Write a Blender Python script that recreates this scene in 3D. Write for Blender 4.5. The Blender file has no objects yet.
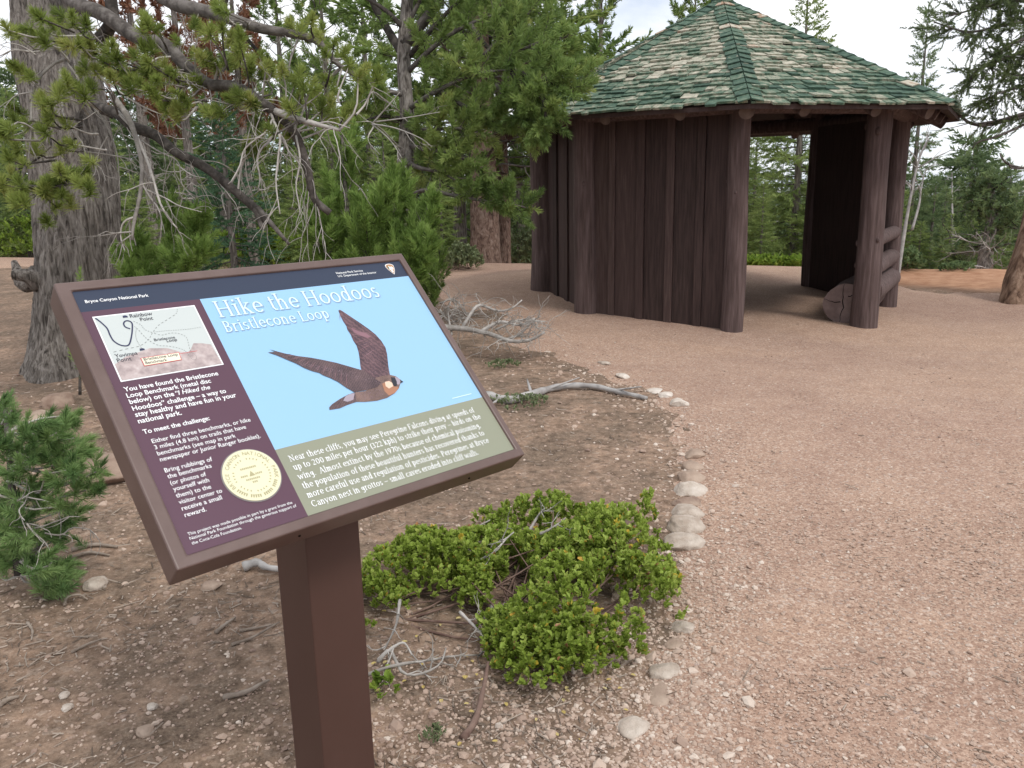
import bpy, math, random
import numpy as np
from mathutils import Vector, Matrix

# ---------------------------------------------------------------- scene basics
scene = bpy.context.scene
COL = scene.collection
R = math.radians
np.random.seed(7)
random.seed(7)

EYE = 1.6
FPX = 831.56                       # focal length in pixels at 1024 wide
PITCH, ROLL = 0.23429, -0.01999
_fw = np.array([0, math.cos(PITCH), -math.sin(PITCH)])
_up = np.array([0, math.sin(PITCH), math.cos(PITCH)])
_rt = np.array([1.0, 0, 0])
CR = math.cos(ROLL) * _rt + math.sin(ROLL) * _up
CU = -math.sin(ROLL) * _rt + math.cos(ROLL) * _up

def ray(x, y):
    return _fw + CR * (x - 512) / FPX + CU * (384 - y) / FPX

def at(x, y, d):
    """world point seen at photo position x, y, d metres ahead of the eye"""
    return np.array([0, 0, EYE]) + ray(x, y) * d

def on_ground(x, y):
    d = ray(x, y)
    p = np.array([0, 0, EYE]) + d * (-EYE / d[2])
    return p[:2]

# ---------------------------------------------------------------- value noise
def _hash(i, j, k, s):
    with np.errstate(over='ignore'):
        n = (i.astype(np.int64) * 374761393 + j.astype(np.int64) * 668265263 + k.astype(np.int64) * 1274126177 + s * 974634533) & 0xffffffff
        n = ((n ^ (n >> 13)) * 1274126177) & 0xffffffff
        n = ((n ^ (n >> 16)) * 2246822519) & 0xffffffff
    return ((n >> 8) & 0xffff) / 65535.0

def vnoise(p, s=0):
    p = np.asarray(p, float)
    i = np.floor(p).astype(np.int64)
    f = p - i
    f = f * f * (3 - 2 * f)
    x, y, z = i[..., 0], i[..., 1], i[..., 2]
    def c(a, b, d): return _hash(x + a, y + b, z + d, s)
    fx, fy, fz = f[..., 0], f[..., 1], f[..., 2]
    l = lambda a, b, t: a + (b - a) * t
    return l(l(l(c(0,0,0), c(1,0,0), fx), l(c(0,1,0), c(1,1,0), fx), fy),
             l(l(c(0,0,1), c(1,0,1), fx), l(c(0,1,1), c(1,1,1), fx), fy), fz)

def fbm(p, o=4, s=0):
    p = np.asarray(p, float); a = 0; w = .5; t = 0
    for k in range(o):
        a = a + w * vnoise(p, s + k); t += w; p = p * 2.03 + 11.3; w *= .5
    return a / t

# ---------------------------------------------------------------- mesh builder
class MB:
    def __init__(self):
        self.v = []; self.f = []; self.n = 0
    def add(self, v, f, mat=0, tint=.5, smooth=False):
        v = np.asarray(v, float).reshape(-1, 3)
        if not isinstance(f, list): f = [f]
        for g in f:
            g = np.asarray(g, np.int64)
            if g.ndim == 1: g = g[None]
            t = np.broadcast_to(np.asarray(tint, float), (len(g),)) if np.ndim(tint) == 0 or len(np.atleast_1d(tint)) == len(g) else np.full(len(g), float(np.mean(tint)))
            self.f.append((g + self.n, mat, t, smooth))
        self.v.append(v); self.n += len(v)
    def mesh(self, name, mats):
        me = bpy.data.meshes.new(name)
        V = np.concatenate(self.v) if self.v else np.zeros((0, 3))
        loops = np.concatenate([g.ravel() for g, *_ in self.f])
        tot = np.concatenate([np.full(len(g), g.shape[1]) for g, *_ in self.f])
        st = np.concatenate([[0], np.cumsum(tot)[:-1]])
        me.vertices.add(len(V)); me.vertices.foreach_set('co', V.astype(np.float32).ravel())
        me.loops.add(len(loops)); me.loops.foreach_set('vertex_index', loops.astype(np.int32))
        me.polygons.add(len(tot)); me.polygons.foreach_set('loop_start', st.astype(np.int32))
        me.polygons.foreach_set('loop_total', tot.astype(np.int32))
        me.polygons.foreach_set('material_index', np.concatenate([np.full(len(g), m) for g, m, *_ in self.f]).astype(np.int32))
        me.polygons.foreach_set('use_smooth', np.concatenate([np.full(len(g), s) for g, m, t, s in self.f]))
        a = me.attributes.new('tint', 'FLOAT', 'FACE')
        a.data.foreach_set('value', np.concatenate([t for g, m, t, s in self.f]).astype(np.float32))
        for m in (mats if isinstance(mats, (list, tuple)) else [mats]): me.materials.append(m)
        me.update(calc_edges=True); me.validate()
        return me
    def obj(self, name, mats, parent=None, loc=None):
        o = bpy.data.objects.new(name, self.mesh(name, mats)); COL.objects.link(o)
        if parent is not None: o.parent = parent
        if loc is not None: o.location = loc
        return o

def tag(o, label=None, cat=None, group=None, kind=None):
    if label: o['label'] = label
    if cat: o['category'] = cat
    if group: o['group'] = group
    if kind: o['kind'] = kind
    return o

def thing(name, label, cat, loc=(0, 0, 0), rz=0, group=None):
    o = bpy.data.objects.new(name, None); COL.objects.link(o)
    o.empty_display_size = .1
    o.location = loc; o.rotation_euler = (0, 0, rz)
    return tag(o, label, cat, group)

def copy_thing(root, label, loc, rz=0, s=(1, 1, 1), group=None):
    r = root.copy(); COL.objects.link(r)
    r.location = loc; r.rotation_euler = (0, 0, rz); r.scale = s
    r['label'] = label
    if group: r['group'] = group
    for ch in list(root.children):
        c = ch.copy(); COL.objects.link(c); c.parent = r
    return r

# ---------------------------------------------------------------- shapes
BOXF = np.array([[0,3,2,1],[4,5,6,7],[0,1,5,4],[1,2,6,5],[2,3,7,6],[3,0,4,7]])
def box_v(x0, x1, y0, y1, z0, z1):
    return np.array([[x0,y0,z0],[x1,y0,z0],[x1,y1,z0],[x0,y1,z0],[x0,y0,z1],[x1,y0,z1],[x1,y1,z1],[x0,y1,z1]], float)

def unit(a):
    a = np.asarray(a, float); n = np.linalg.norm(a, axis=-1, keepdims=True); return a / np.maximum(n, 1e-9)

def tube(pts, rad, seg=8, cap=True, rough=0, seed=0, freq=(6, 6, 1.5)):
    pts = np.asarray(pts, float); n = len(pts)
    rad = np.broadcast_to(np.asarray(rad, float), (n,))
    t = np.gradient(pts, axis=0); t = unit(t)
    a = np.array([0, 0, 1.0]) if abs(t[0][2]) < .9 else np.array([1.0, 0, 0])
    u = unit(np.cross(t[0], a)); U = []
    for k in range(n):
        u = u - t[k] * (u @ t[k]); u = u / max(np.linalg.norm(u), 1e-9); U.append(u)
    U = np.array(U); W = np.cross(t, U)
    th = np.linspace(0, 2 * np.pi, seg, endpoint=False)
    rr = rad[:, None] * np.ones((1, seg))
    if rough:
        L = np.cumsum(np.r_[0, np.linalg.norm(np.diff(pts, axis=0), axis=1)])
        q = np.stack([np.cos(th)[None] * freq[0] * np.ones((n, 1)) * .16, np.sin(th)[None] * freq[1] * np.ones((n, 1)) * .16, L[:, None] * freq[2] * np.ones((1, seg))], -1)
        rr = rr * (1 + rough * (fbm(q, 3, seed) - .5) * 2)
    V = pts[:, None] + rr[..., None] * (np.cos(th)[None, :, None] * U[:, None] + np.sin(th)[None, :, None] * W[:, None])
    V = V.reshape(-1, 3)
    i = np.arange(n - 1)[:, None] * seg; j = np.arange(seg)[None]; j2 = (j + 1) % seg
    F = np.stack([i + j, i + j2, i + seg + j2, i + seg + j], -1).reshape(-1, 4)
    fs = [F]
    if cap: fs += [np.arange(seg)[::-1].copy(), np.arange(seg) + (n - 1) * seg]
    return V, fs

def add_tube(mb, pts, rad, seg=8, cap=True, mat=0, tint=.5, smooth=True, **k):
    v, fs = tube(pts, rad, seg, cap, **k)
    mb.add(v, fs, mat, tint, smooth)

def smooth_curve(P, n=16):
    """Catmull-Rom through the points"""
    P = np.asarray(P, float)
    if len(P) < 3:
        return P[0] + (P[-1] - P[0]) * np.linspace(0, 1, n)[:, None]
    Q = np.vstack([2 * P[0] - P[1], P, 2 * P[-1] - P[-2]])
    out = []
    m = len(P) - 1
    for t in np.linspace(0, m - 1e-6, n):
        k = int(t); u = t - k
        a, b, c, d = Q[k:k + 4]
        out.append(.5 * ((2 * b) + (c - a) * u + (2 * a - 5 * b + 4 * c - d) * u * u + (3 * b - a - 3 * c + d) * u ** 3))
    return np.array(out)

def ico(sub=1):
    t = (1 + 5 ** .5) / 2
    v = [(-1,t,0),(1,t,0),(-1,-t,0),(1,-t,0),(0,-1,t),(0,1,t),(0,-1,-t),(0,1,-t),(t,0,-1),(t,0,1),(-t,0,-1),(-t,0,1)]
    f = [(0,11,5),(0,5,1),(0,1,7),(0,7,10),(0,10,11),(1,5,9),(5,11,4),(11,10,2),(10,7,6),(7,1,8),(3,9,4),(3,4,2),(3,2,6),(3,6,8),(3,8,9),(4,9,5),(2,4,11),(6,2,10),(8,6,7),(9,8,1)]
    v = [np.array(a) / np.linalg.norm(a) for a in v]
    for _ in range(sub):
        c = {}; g = []
        def mid(a, b):
            k = (min(a, b), max(a, b))
            if k not in c:
                m = v[a] + v[b]; v.append(m / np.linalg.norm(m)); c[k] = len(v) - 1
            return c[k]
        for a, b, d in f:
            x, y, z = mid(a, b), mid(b, d), mid(d, a)
            g += [(a, x, z), (b, y, x), (d, z, y), (x, y, z)]
        f = g
    return np.array(v), np.array(f)
ICO0, ICO1, ICO2, ICO3 = ico(0), ico(1), ico(2), ico(3)

def rock(dims, seed, sub=2, amp=.35, flat=0):
    v, f = (ICO1, ICO2, ICO3)[sub - 1]
    v = v * (1 + amp * (fbm(v * 1.3 + seed * 7.1, 3, seed) - .5) * 2)[:, None]
    rng = np.random.RandomState(seed)
    for _ in range(6):                                   # chisel a few flat facets
        n = unit(rng.normal(size=3)); d = v @ n; lim = rng.uniform(.6, .85)
        v = v - np.maximum(d - lim, 0)[:, None] * n * .8
    return v * np.asarray(dims) * .5, f

def frames(d, rng):
    """rotation matrices whose z axis is d, with random roll"""
    d = unit(d); n = len(d)
    a = unit(rng.normal(size=(n, 3))); x = unit(np.cross(a, d)); y = np.cross(d, x)
    return np.stack([x, y, d], -1)

def scatter(mb, tmpl, pos, dirs, scale, rng, mat=0, tint=None, rot=None):
    """copies of template (verts, faces, face tints) merged into mb"""
    pos = np.asarray(pos, float)
    if not len(pos): return
    V, F, T = tmpl
    M = frames(np.asarray(dirs, float), rng) if rot is None else rot
    s = np.broadcast_to(np.asarray(scale, float), (len(pos),))
    W = np.einsum('nij,vj->nvi', M, V) * s[:, None, None] + pos[:, None]
    G = F[None] + (np.arange(len(pos)) * len(V))[:, None, None]
    if tint is None: tint = rng.rand(len(pos))
    TT = np.clip(tint[:, None] * .75 + T[None] * .25, 0, 1)
    mb.add(W.reshape(-1, 3), G.reshape(-1, F.shape[1]), mat, TT.ravel())

# ---------------------------------------------------------------- materials
def newmat(name):
    m = bpy.data.materials.new(name); m.use_nodes = True
    nt = m.node_tree; b = nt.nodes['Principled BSDF']
    return m, nt, b

def nd(nt, typ, **kw):
    n = nt.nodes.new(typ)
    for k, v in kw.items():
        if k in n.inputs: n.inputs[k].default_value = v
        else: setattr(n, k, v)
    return n

def ramp(nt, fac, stops, interp='LINEAR'):
    r = nt.nodes.new('ShaderNodeValToRGB'); cr = r.color_ramp; cr.interpolation = interp
    while len(cr.elements) < len(stops): cr.elements.new(.5)
    for e, (p, c) in zip(cr.elements, stops):
        e.position = p; e.color = tuple(c) + ((1,) if len(c) == 3 else ())
    nt.links.new(fac, r.inputs[0]); return r.outputs[0]

def coords(nt, stretch=(1, 1, 1), kind='Object'):
    tc = nt.nodes.new('ShaderNodeTexCoord'); mp = nt.nodes.new('ShaderNodeMapping')
    mp.inputs['Scale'].default_value = stretch
    nt.links.new(tc.outputs[kind], mp.inputs[0]); return mp.outputs[0]

def noise(nt, vec, scale, detail=4, rough=.55, dist=0):
    n = nd(nt, 'ShaderNodeTexNoise', Scale=scale, Detail=detail, Roughness=rough, Distortion=dist)
    nt.links.new(vec, n.inputs['Vector']); return n.outputs['Fac']

def mixc(nt, fac, a, b, mode='MIX'):
    m = nt.nodes.new('ShaderNodeMix'); m.data_type = 'RGBA'; m.blend_type = mode
    for s, val in ((0, fac), (6, a), (7, b)):
        if isinstance(val, (int, float)): m.inputs[s].default_value = val
        elif isinstance(val, tuple): m.inputs[s].default_value = val + ((1,) if len(val) == 3 else ())
        else: nt.links.new(val, m.inputs[s])
    return m.outputs[2]

def math_(nt, op, a, b=0.0, c=None):
    m = nt.nodes.new('ShaderNodeMath'); m.operation = op
    for s, val in enumerate((a, b) if c is None else (a, b, c)):
        if isinstance(val, (int, float)): m.inputs[s].default_value = val
        else: nt.links.new(val, m.inputs[s])
    return m.outputs[0]

def attr(nt, name='tint'):
    a = nt.nodes.new('ShaderNodeAttribute'); a.attribute_name = name; return a.outputs['Fac']

def bump(nt, b, h, strength=.5, dist=.01, prev=None):
    n = nd(nt, 'ShaderNodeBump', Strength=strength, Distance=dist)
    nt.links.new(h, n.inputs['Height'])
    if prev is not None: nt.links.new(prev, n.inputs['Normal'])
    if b is not None: nt.links.new(n.outputs[0], b.inputs['Normal'])
    return n.outputs[0]

def mat_noise(name, stops, scale=4, stretch=(1, 1, 1), detail=5, rough=.85, bmp=0, bdist=.01, bscale=None, bstretch=None, tint=0, spec=.3, dist=0):
    m, nt, b = newmat(name)
    v = coords(nt, stretch)
    f = noise(nt, v, scale, detail, .6, dist)
    if tint:
        f = math_(nt, 'ADD', f, math_(nt, 'MULTIPLY', math_(nt, 'SUBTRACT', attr(nt), .5), tint))
    c = ramp(nt, f, stops)
    nt.links.new(c, b.inputs['Base Color'])
    b.inputs['Roughness'].default_value = rough
    b.inputs['Specular IOR Level'].default_value = spec
    if bmp:
        v2 = coords(nt, bstretch or stretch)
        bump(nt, b, noise(nt, v2, bscale or scale * 2, 6, .65), bmp, bdist)
    return m

def mat_leaf(name, stops, trans=.25, rough=.55):
    m, nt, b = newmat(name)
    c = ramp(nt, attr(nt), stops)
    nt.links.new(c, b.inputs['Base Color']); b.inputs['Roughness'].default_value = rough
    b.inputs['Specular IOR Level'].default_value = .25
    t = nt.nodes.new('ShaderNodeBsdfTranslucent'); nt.links.new(c, t.inputs[0])
    mx = nt.nodes.new('ShaderNodeMixShader'); mx.inputs[0].default_value = trans
    nt.links.new(b.outputs[0], mx.inputs[1]); nt.links.new(t.outputs[0], mx.inputs[2])
    nt.links.new(mx.outputs[0], nt.nodes['Material Output'].inputs[0])
    return m

def mat_plain(name, col, rough=.6, spec=.3, var=0):
    m, nt, b = newmat(name)
    if var:
        f = noise(nt, coords(nt), 30, 3)
        c = ramp(nt, f, [(.3, tuple(x * (1 - var) for x in col)), (.7, tuple(x * (1 + var) for x in col))])
        nt.links.new(c, b.inputs['Base Color'])
    else: b.inputs['Base Color'].default_value = tuple(col) + (1,)
    b.inputs['Roughness'].default_value = rough; b.inputs['Specular IOR Level'].default_value = spec
    return m
# ================================================================= materials used in the place
BARK_GREY = mat_noise('grey_bark', [(.34, (.06,.05,.043)), (.45, (.17,.148,.13)), (.56, (.275,.245,.22)), (.74, (.39,.36,.33))], 30, (1,1,.12), rough=.95, bmp=1, bdist=.05, bscale=48, tint=.25, dist=.8)
BARK_TAN = mat_noise('tan_bark', [(.34, (.09,.05,.033)), (.48, (.25,.16,.11)), (.6, (.37,.255,.185)), (.74, (.47,.34,.26))], 13, (1,1,.3), rough=.95, bmp=1, bdist=.04, bscale=18, tint=.2, dist=.5)
BARK_RED = mat_noise('reddish_bark', [(.34, (.06,.038,.03)), (.46, (.165,.105,.082)), (.58, (.25,.175,.14)), (.74, (.34,.265,.225))], 22, (1,1,.3), rough=.95, bmp=1, bdist=.05, bscale=26, tint=.2, dist=.9)
LIMB = mat_noise('limb_bark', [(.3, (.035,.03,.026)), (.5, (.085,.073,.065)), (.7, (.165,.148,.135))], 14, (1,1,1), rough=.95, bmp=.8, bdist=.012, bscale=30, tint=.3)
TWIG_GREY = mat_noise('bare_twig', [(.3, (.24,.22,.20)), (.7, (.46,.43,.40))], 20, rough=.9, tint=.5)
DEADWOOD = mat_noise('dead_wood', [(.3, (.22,.20,.19)), (.5, (.34,.325,.315)), (.7, (.45,.43,.41))], 10, (1,1,1), rough=.9, bmp=.5, bdist=.006, bscale=40, tint=.3)
STICK = mat_noise('stick_wood', [(.3, (.14,.105,.08)), (.7, (.36,.30,.25))], 16, rough=.95, tint=.6)

NEEDLE_NEAR = mat_leaf('limber_needles', [(0, (.11,.155,.035)), (.45, (.255,.325,.08)), (.8, (.37,.42,.125)), (1, (.43,.41,.15))], .48)
NEEDLE_MID = mat_leaf('pine_needles', [(0, (.095,.155,.045)), (.5, (.225,.32,.095)), (.85, (.34,.415,.13)), (1, (.39,.39,.14))], .48)
NEEDLE_YOUNG = mat_leaf('young_pine_needles', [(0, (.12,.20,.045)), (.5, (.26,.38,.10)), (1, (.36,.49,.15))], .48)
NEEDLE_BLUE = mat_leaf('blue_green_needles', [(0, (.09,.17,.06)), (.5, (.21,.33,.12)), (1, (.31,.43,.165))], .42)
NEEDLE_FIR = mat_leaf('fir_needles', [(0, (.07,.115,.05)), (.5, (.17,.24,.105)), (1, (.255,.33,.145))], .42)
NEEDLE_FIR_LIGHT = mat_leaf('light_fir_needles', [(0, (.12,.18,.055)), (.5, (.27,.355,.115)), (1, (.38,.45,.17))], .48)
NEEDLE_EDGE = mat_leaf('edge_tree_needles', [(0, (.05,.075,.03)), (.5, (.12,.16,.062)), (1, (.19,.235,.095))], .32)
NEEDLE_DARK = mat_leaf('dark_fir_needles', [(0, (.03,.075,.04)), (.5, (.08,.165,.085)), (1, (.13,.23,.12))], .35)
NEEDLE_RUST = mat_leaf('rusty_needles', [(0, (.10,.05,.035)), (.5, (.22,.10,.06)), (1, (.32,.17,.10))], .2)
LEAF_GREEN = mat_leaf('manzanita_leaves', [(0, (.16,.22,.032)), (.4, (.30,.40,.07)), (.84, (.43,.52,.13)), (.90, (.42,.47,.12)), (.925, (.66,.52,.08)), (.965, (.60,.38,.08)), (.975, (.42,.18,.10)), (1, (.55,.30,.22))], .38, .45)
LEAF_COVER = mat_leaf('ground_cover_leaves', [(0, (.12,.19,.03)), (.5, (.24,.355,.055)), (1, (.35,.44,.09))], .42)
LEAF_SAGE = mat_leaf('sage_leaves', [(0, (.14,.18,.085)), (1, (.27,.31,.17))], .2)
LEAF_YELLOW = mat_leaf('fallen_leaf', [(0, (.45,.33,.10)), (.5, (.58,.46,.17)), (1, (.55,.48,.28))], .2)
DRYGRASS = mat_leaf('dry_grass_blades', [(0, (.22,.19,.10)), (1, (.36,.32,.2))], .2)
STEM = mat_noise('shrub_stem', [(.3, (.09,.05,.04)), (.7, (.22,.15,.12))], 20, rough=.9)

BOARD = mat_noise('dark_brown_boards', [(.22, (.028,.0165,.0145)), (.42, (.050,.030,.027)), (.6, (.062,.038,.034)), (.8, (.088,.058,.052))], 7, (6,6,.4), rough=.75, bmp=.3, bdist=.003, bscale=20, tint=.5)
POSTWOOD = mat_noise('brown_stained_log', [(.22, (.04,.026,.023)), (.5, (.095,.064,.06)), (.78, (.165,.12,.115))], 6, (5,5,.35), rough=.85, bmp=.8, bdist=.014, bscale=12, tint=.2)
LOGEND = mat_noise('sawn_log_end', [(.3, (.11,.075,.068)), (.7, (.19,.14,.13))], 8, rough=.9, bmp=.3)
RAFTEND = mat_noise('rafter_end', [(.3, (.075,.052,.045)), (.7, (.14,.105,.09))], 10, rough=.9)
CRACK = mat_plain('crack', (.012, .01, .009), .95, 0)

def mat_shake():
    m, nt, b = newmat('weathered_shakes')
    v = coords(nt, (1, 1, 1))
    streak = noise(nt, v, 15, 6, .7)
    patch = noise(nt, v, 1.3, 3, .5)
    f = math_(nt, 'ADD', math_(nt, 'ADD', attr(nt), .035), math_(nt, 'MULTIPLY', math_(nt, 'SUBTRACT', streak, .5), 1.5))
    f = math_(nt, 'ADD', f, math_(nt, 'MULTIPLY', math_(nt, 'SUBTRACT', patch, .5), .24))
    c = ramp(nt, f, [(.0, (.036,.066,.05)), (.22, (.062,.110,.078)), (.40, (.112,.160,.112)), (.50, (.185,.21,.155)), (.60, (.29,.285,.22)), (.80, (.46,.43,.35)), (.98, (.40,.345,.28)), (1, (.33,.22,.15))])
    nt.links.new(c, b.inputs['Base Color']); b.inputs['Roughness'].default_value = .85
    b.inputs['Specular IOR Level'].default_value = .25
    bump(nt, b, noise(nt, coords(nt), 60, 4), .5, .006)
    return m
SHAKE = mat_shake()

def mat_ground(name, path):
    m, nt, b = newmat(name)
    v = coords(nt)
    big = noise(nt, v, .55, 4, .6)
    mid = noise(nt, v, 4.5, 5, .65)
    fine = noise(nt, v, 60, 4, .7)
    vo = nd(nt, 'ShaderNodeTexVoronoi', Scale=84.0 if path else 46.0, Randomness=1.0); nt.links.new(v, vo.inputs['Vector'])
    vo2 = nd(nt, 'ShaderNodeTexVoronoi', Scale=170.0, Randomness=1.0); nt.links.new(v, vo2.inputs['Vector'])
    sep = nt.nodes.new('ShaderNodeSeparateColor'); nt.links.new(vo.outputs['Color'], sep.inputs[0])
    sep2 = nt.nodes.new('ShaderNodeSeparateColor'); nt.links.new(vo2.outputs['Color'], sep2.inputs[0])
    if path:
        base = ramp(nt, math_(nt, 'ADD', math_(nt, 'MULTIPLY', big, .55), math_(nt, 'MULTIPLY', mid, .45)),
                    [(.3, (.275,.176,.130)), (.5, (.36,.238,.178)), (.7, (.445,.31,.235))])
        st = ramp(nt, sep.outputs[0], [(0, (.14,.088,.066)), (.25, (.28,.18,.133)), (.6, (.40,.272,.205)), (.86, (.50,.37,.29)), (.95, (.72,.63,.54)), (1, (.28,.29,.31))])
        st2 = ramp(nt, sep2.outputs[0], [(0, (.12,.073,.055)), (.4, (.33,.218,.163)), (.75, (.44,.31,.235)), (1, (.66,.53,.43))])
        c = mixc(nt, .7, base, mixc(nt, .5, st, st2))
        drift = ramp(nt, noise(nt, v, .33, 4, .6, .8), [(.36, (.90,.87,.87)), (.5, (1.02,1.01,1.0)), (.64, (1.10,1.08,1.04))])
        c = mixc(nt, 1.0, c, drift, 'MULTIPLY')
        scuff = ramp(nt, noise(nt, v, 3.1, 3, .6, 1.2), [(.38, (.95,.94,.94)), (.55, (1.03,1.03,1.03))])
        c = mixc(nt, 1.0, c, scuff, 'MULTIPLY')
    else:
        base = ramp(nt, math_(nt, 'ADD', math_(nt, 'MULTIPLY', big, .5), math_(nt, 'MULTIPLY', mid, .5)),
                    [(.3, (.155,.10,.067)), (.46, (.25,.166,.115)), (.58, (.33,.223,.158)), (.72, (.42,.307,.225))])
        st = ramp(nt, sep.outputs[0], [(0, (.10,.068,.05)), (.35, (.20,.14,.105)), (.72, (.28,.2,.15)), (.9, (.40,.32,.26)), (1, (.56,.5,.44))])
        st2 = ramp(nt, sep2.outputs[0], [(0, (.09,.06,.042)), (.5, (.22,.155,.115)), (1, (.40,.31,.25))])
        lit = noise(nt, v, 1.6, 5, .7)
        litter = ramp(nt, noise(nt, v, 75, 3, .8), [(.3, (.065,.045,.034)), (.55, (.17,.125,.092)), (.75, (.30,.245,.19))])
        c = mixc(nt, .42, base, mixc(nt, .5, st, st2))
        c = mixc(nt, ramp(nt, lit, [(.42, (0,0,0)), (.58, (.8,.8,.8))]), c, litter)
        coarse = ramp(nt, noise(nt, v, 17, 5, .75), [(.32, (.5,.48,.46)), (.5, (1,1,1)), (.68, (1.35,1.33,1.3))])
        c = mixc(nt, 1.0, c, coarse, 'MULTIPLY')
        sx = nt.nodes.new('ShaderNodeSeparateXYZ'); nt.links.new(v, sx.inputs[0])
        far = math_(nt, 'ADD', math_(nt, 'MULTIPLY', sx.outputs[0], .5), math_(nt, 'ADD', math_(nt, 'MULTIPLY', sx.outputs[1], .5), math_(nt, 'MULTIPLY', big, 1.5)))
        c = mixc(nt, ramp(nt, math_(nt, 'MULTIPLY', far, .05), [(.515, (0,0,0)), (.54, (1,1,1)), (.75, (1,1,1)), (.85, (0,0,0))]), c, ramp(nt, mid, [(.35, (.30,.155,.09)), (.65, (.43,.25,.155))]))
    nt.links.new(c, b.inputs['Base Color'])
    b.inputs['Roughness'].default_value = .95; b.inputs['Specular IOR Level'].default_value = .15
    n1 = bump(nt, None, vo.outputs['Distance'], -.5, .012)
    n2 = bump(nt, None, vo2.outputs['Distance'], -.5, .006, n1)
    bump(nt, b, fine, .6, .01, n2)
    return m
GROUND = mat_ground('dirt_ground', False)
PATH = mat_ground('crushed_gravel', True)
PEBBLE = mat_leaf('pebbles', [(0, (.15,.10,.078)), (.25, (.27,.19,.15)), (.5, (.385,.285,.225)), (.75, (.48,.375,.305)), (.9, (.58,.50,.43)), (.97, (.70,.64,.58)), (1, (.25,.26,.28))], 0, .9)
STONE = mat_noise('pale_limestone', [(.25, (.36,.29,.235)), (.5, (.51,.44,.375)), (.75, (.64,.58,.52))], 14, rough=.95, bmp=.9, bdist=.014, bscale=30, tint=.35)
STONE_TAN = mat_noise('tan_stone', [(.25, (.22,.15,.115)), (.5, (.33,.245,.19)), (.75, (.44,.34,.27))], 9, rough=.95, bmp=.7, bdist=.01, bscale=30, tint=.35)

# sign
FRAME = mat_noise('brown_powder_coat', [(.3, (.098,.058,.049)), (.5, (.113,.070,.060)), (.72, (.135,.088,.077))], 9, rough=.4, bmp=.06, bdist=.001, bscale=220, spec=.55)
POSTPAINT = mat_noise('brown_post_paint', [(.3, (.068,.034,.026)), (.55, (.073,.037,.029)), (.8, (.084,.045,.036))], 7, (1,1,.5), rough=.5, bmp=.08, bdist=.001, bscale=180, spec=.4)
INK = {}
def ink(name, col, rough=.4):
    if name not in INK: INK[name] = mat_plain(name, col, rough, .4)
    return INK[name]
ink('header_blue_black', (.022,.033,.065)); ink('plum', (.088,.038,.062)); ink('sky_blue', (.275,.485,.71)); ink('sage_green', (.25,.26,.19))
ink('white_ink', (.82,.83,.84)); ink('pale_blue_ink', (.60,.77,.90)); ink('outline_grey', (.23,.34,.49)); ink('map_grey', (.50,.54,.53)); ink('map_navy', (.022,.026,.075)); ink('map_dash', (.16,.17,.16))
ink('map_pink', (.42,.33,.32)); ink('label_red', (.55,.05,.06)); ink('label_cream', (.78,.74,.58)); ink('black_ink', (.035,.035,.05)); ink('disc_metal', (.70,.67,.46), .45); ink('disc_rim', (.22,.20,.2), .35); ink('disc_engraving', (.38,.35,.2))
ink('beak', (.02,.02,.03)); ink('feather_dark', (.045,.028,.05)); ink('feather_rose', (.24,.125,.15)); ink('feather_fleck', (.24,.165,.20)); ink('throat', (.72,.52,.40)); ink('breast', (.36,.17,.10)); ink('white_feather', (.33,.28,.33)); ink('arrow_brown', (.42,.22,.10)); ink('arrow_green', (.10,.17,.12))
def mat_feather(name, dark, light, scale, rot):
    m, nt, b = newmat(name)
    tc = nt.nodes.new('ShaderNodeTexCoord'); mp = nt.nodes.new('ShaderNodeMapping')
    nt.links.new(tc.outputs['Object'], mp.inputs[0]); mp.inputs['Rotation'].default_value = (0, 0, rot)
    w = nd(nt, 'ShaderNodeTexWave', Scale=scale, Distortion=6.0, Detail=3.0); w.inputs['Detail Scale'].default_value = 4
    nt.links.new(mp.outputs[0], w.inputs[0])
    n = noise(nt, mp.outputs[0], 22, 4, .6)
    f = math_(nt, 'ADD', math_(nt, 'MULTIPLY', w.outputs['Fac'], .28), math_(nt, 'MULTIPLY', n, .78))
    nt.links.new(ramp(nt, f, [(.25, dark), (.8, light)]), b.inputs['Base Color'])
    b.inputs['Roughness'].default_value = .4; b.inputs['Specular IOR Level'].default_value = .4
    return m
FEATHER = mat_feather('falcon_wing', (.034,.021,.027), (.145,.092,.095), 60, .9)
FEATHER2 = mat_feather('falcon_body', (.06,.036,.034), (.26,.165,.14), 90, 1.2)
FEATHER3 = mat_feather('falcon_far_wing', (.034,.019,.028), (.17,.095,.105), 26, 2.6)
def mat_mapterrain():
    m, nt, b = newmat('map_terrain')
    f = noise(nt, coords(nt), 45, 4, .6)
    nt.links.new(ramp(nt, f, [(.3, (.27,.215,.215)), (.55, (.44,.36,.35)), (.75, (.56,.50,.49))]), b.inputs['Base Color'])
    b.inputs['Roughness'].default_value = .4
    return m
MAPTERRAIN = mat_mapterrain()
# ================================================================= the wayside sign
PW, PL = .914, .6794
P_BL = np.array([-.65059, 1.52636, .90015])
P_R = np.array([.714101, .700043, 0]); P_U = np.array([-.488223, .498027, .716664]); P_N = np.array([.501696, -.511770, .697418])
c0 = P_BL + P_R * (PW / 2 - .028) + P_U * PL / 2
SIGN_AT = np.array([c0[0], c0[1], 0])
sign = thing('wayside_sign', 'brown framed trail information panel with a flying falcon, tilted on a square brown post', 'information sign', SIGN_AT)
PM = Matrix(((P_R[0], P_U[0], P_N[0], P_BL[0] - SIGN_AT[0]), (P_R[1], P_U[1], P_N[1], P_BL[1] - SIGN_AT[1]), (P_R[2], P_U[2], P_N[2], P_BL[2]), (0, 0, 0, 1)))

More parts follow.
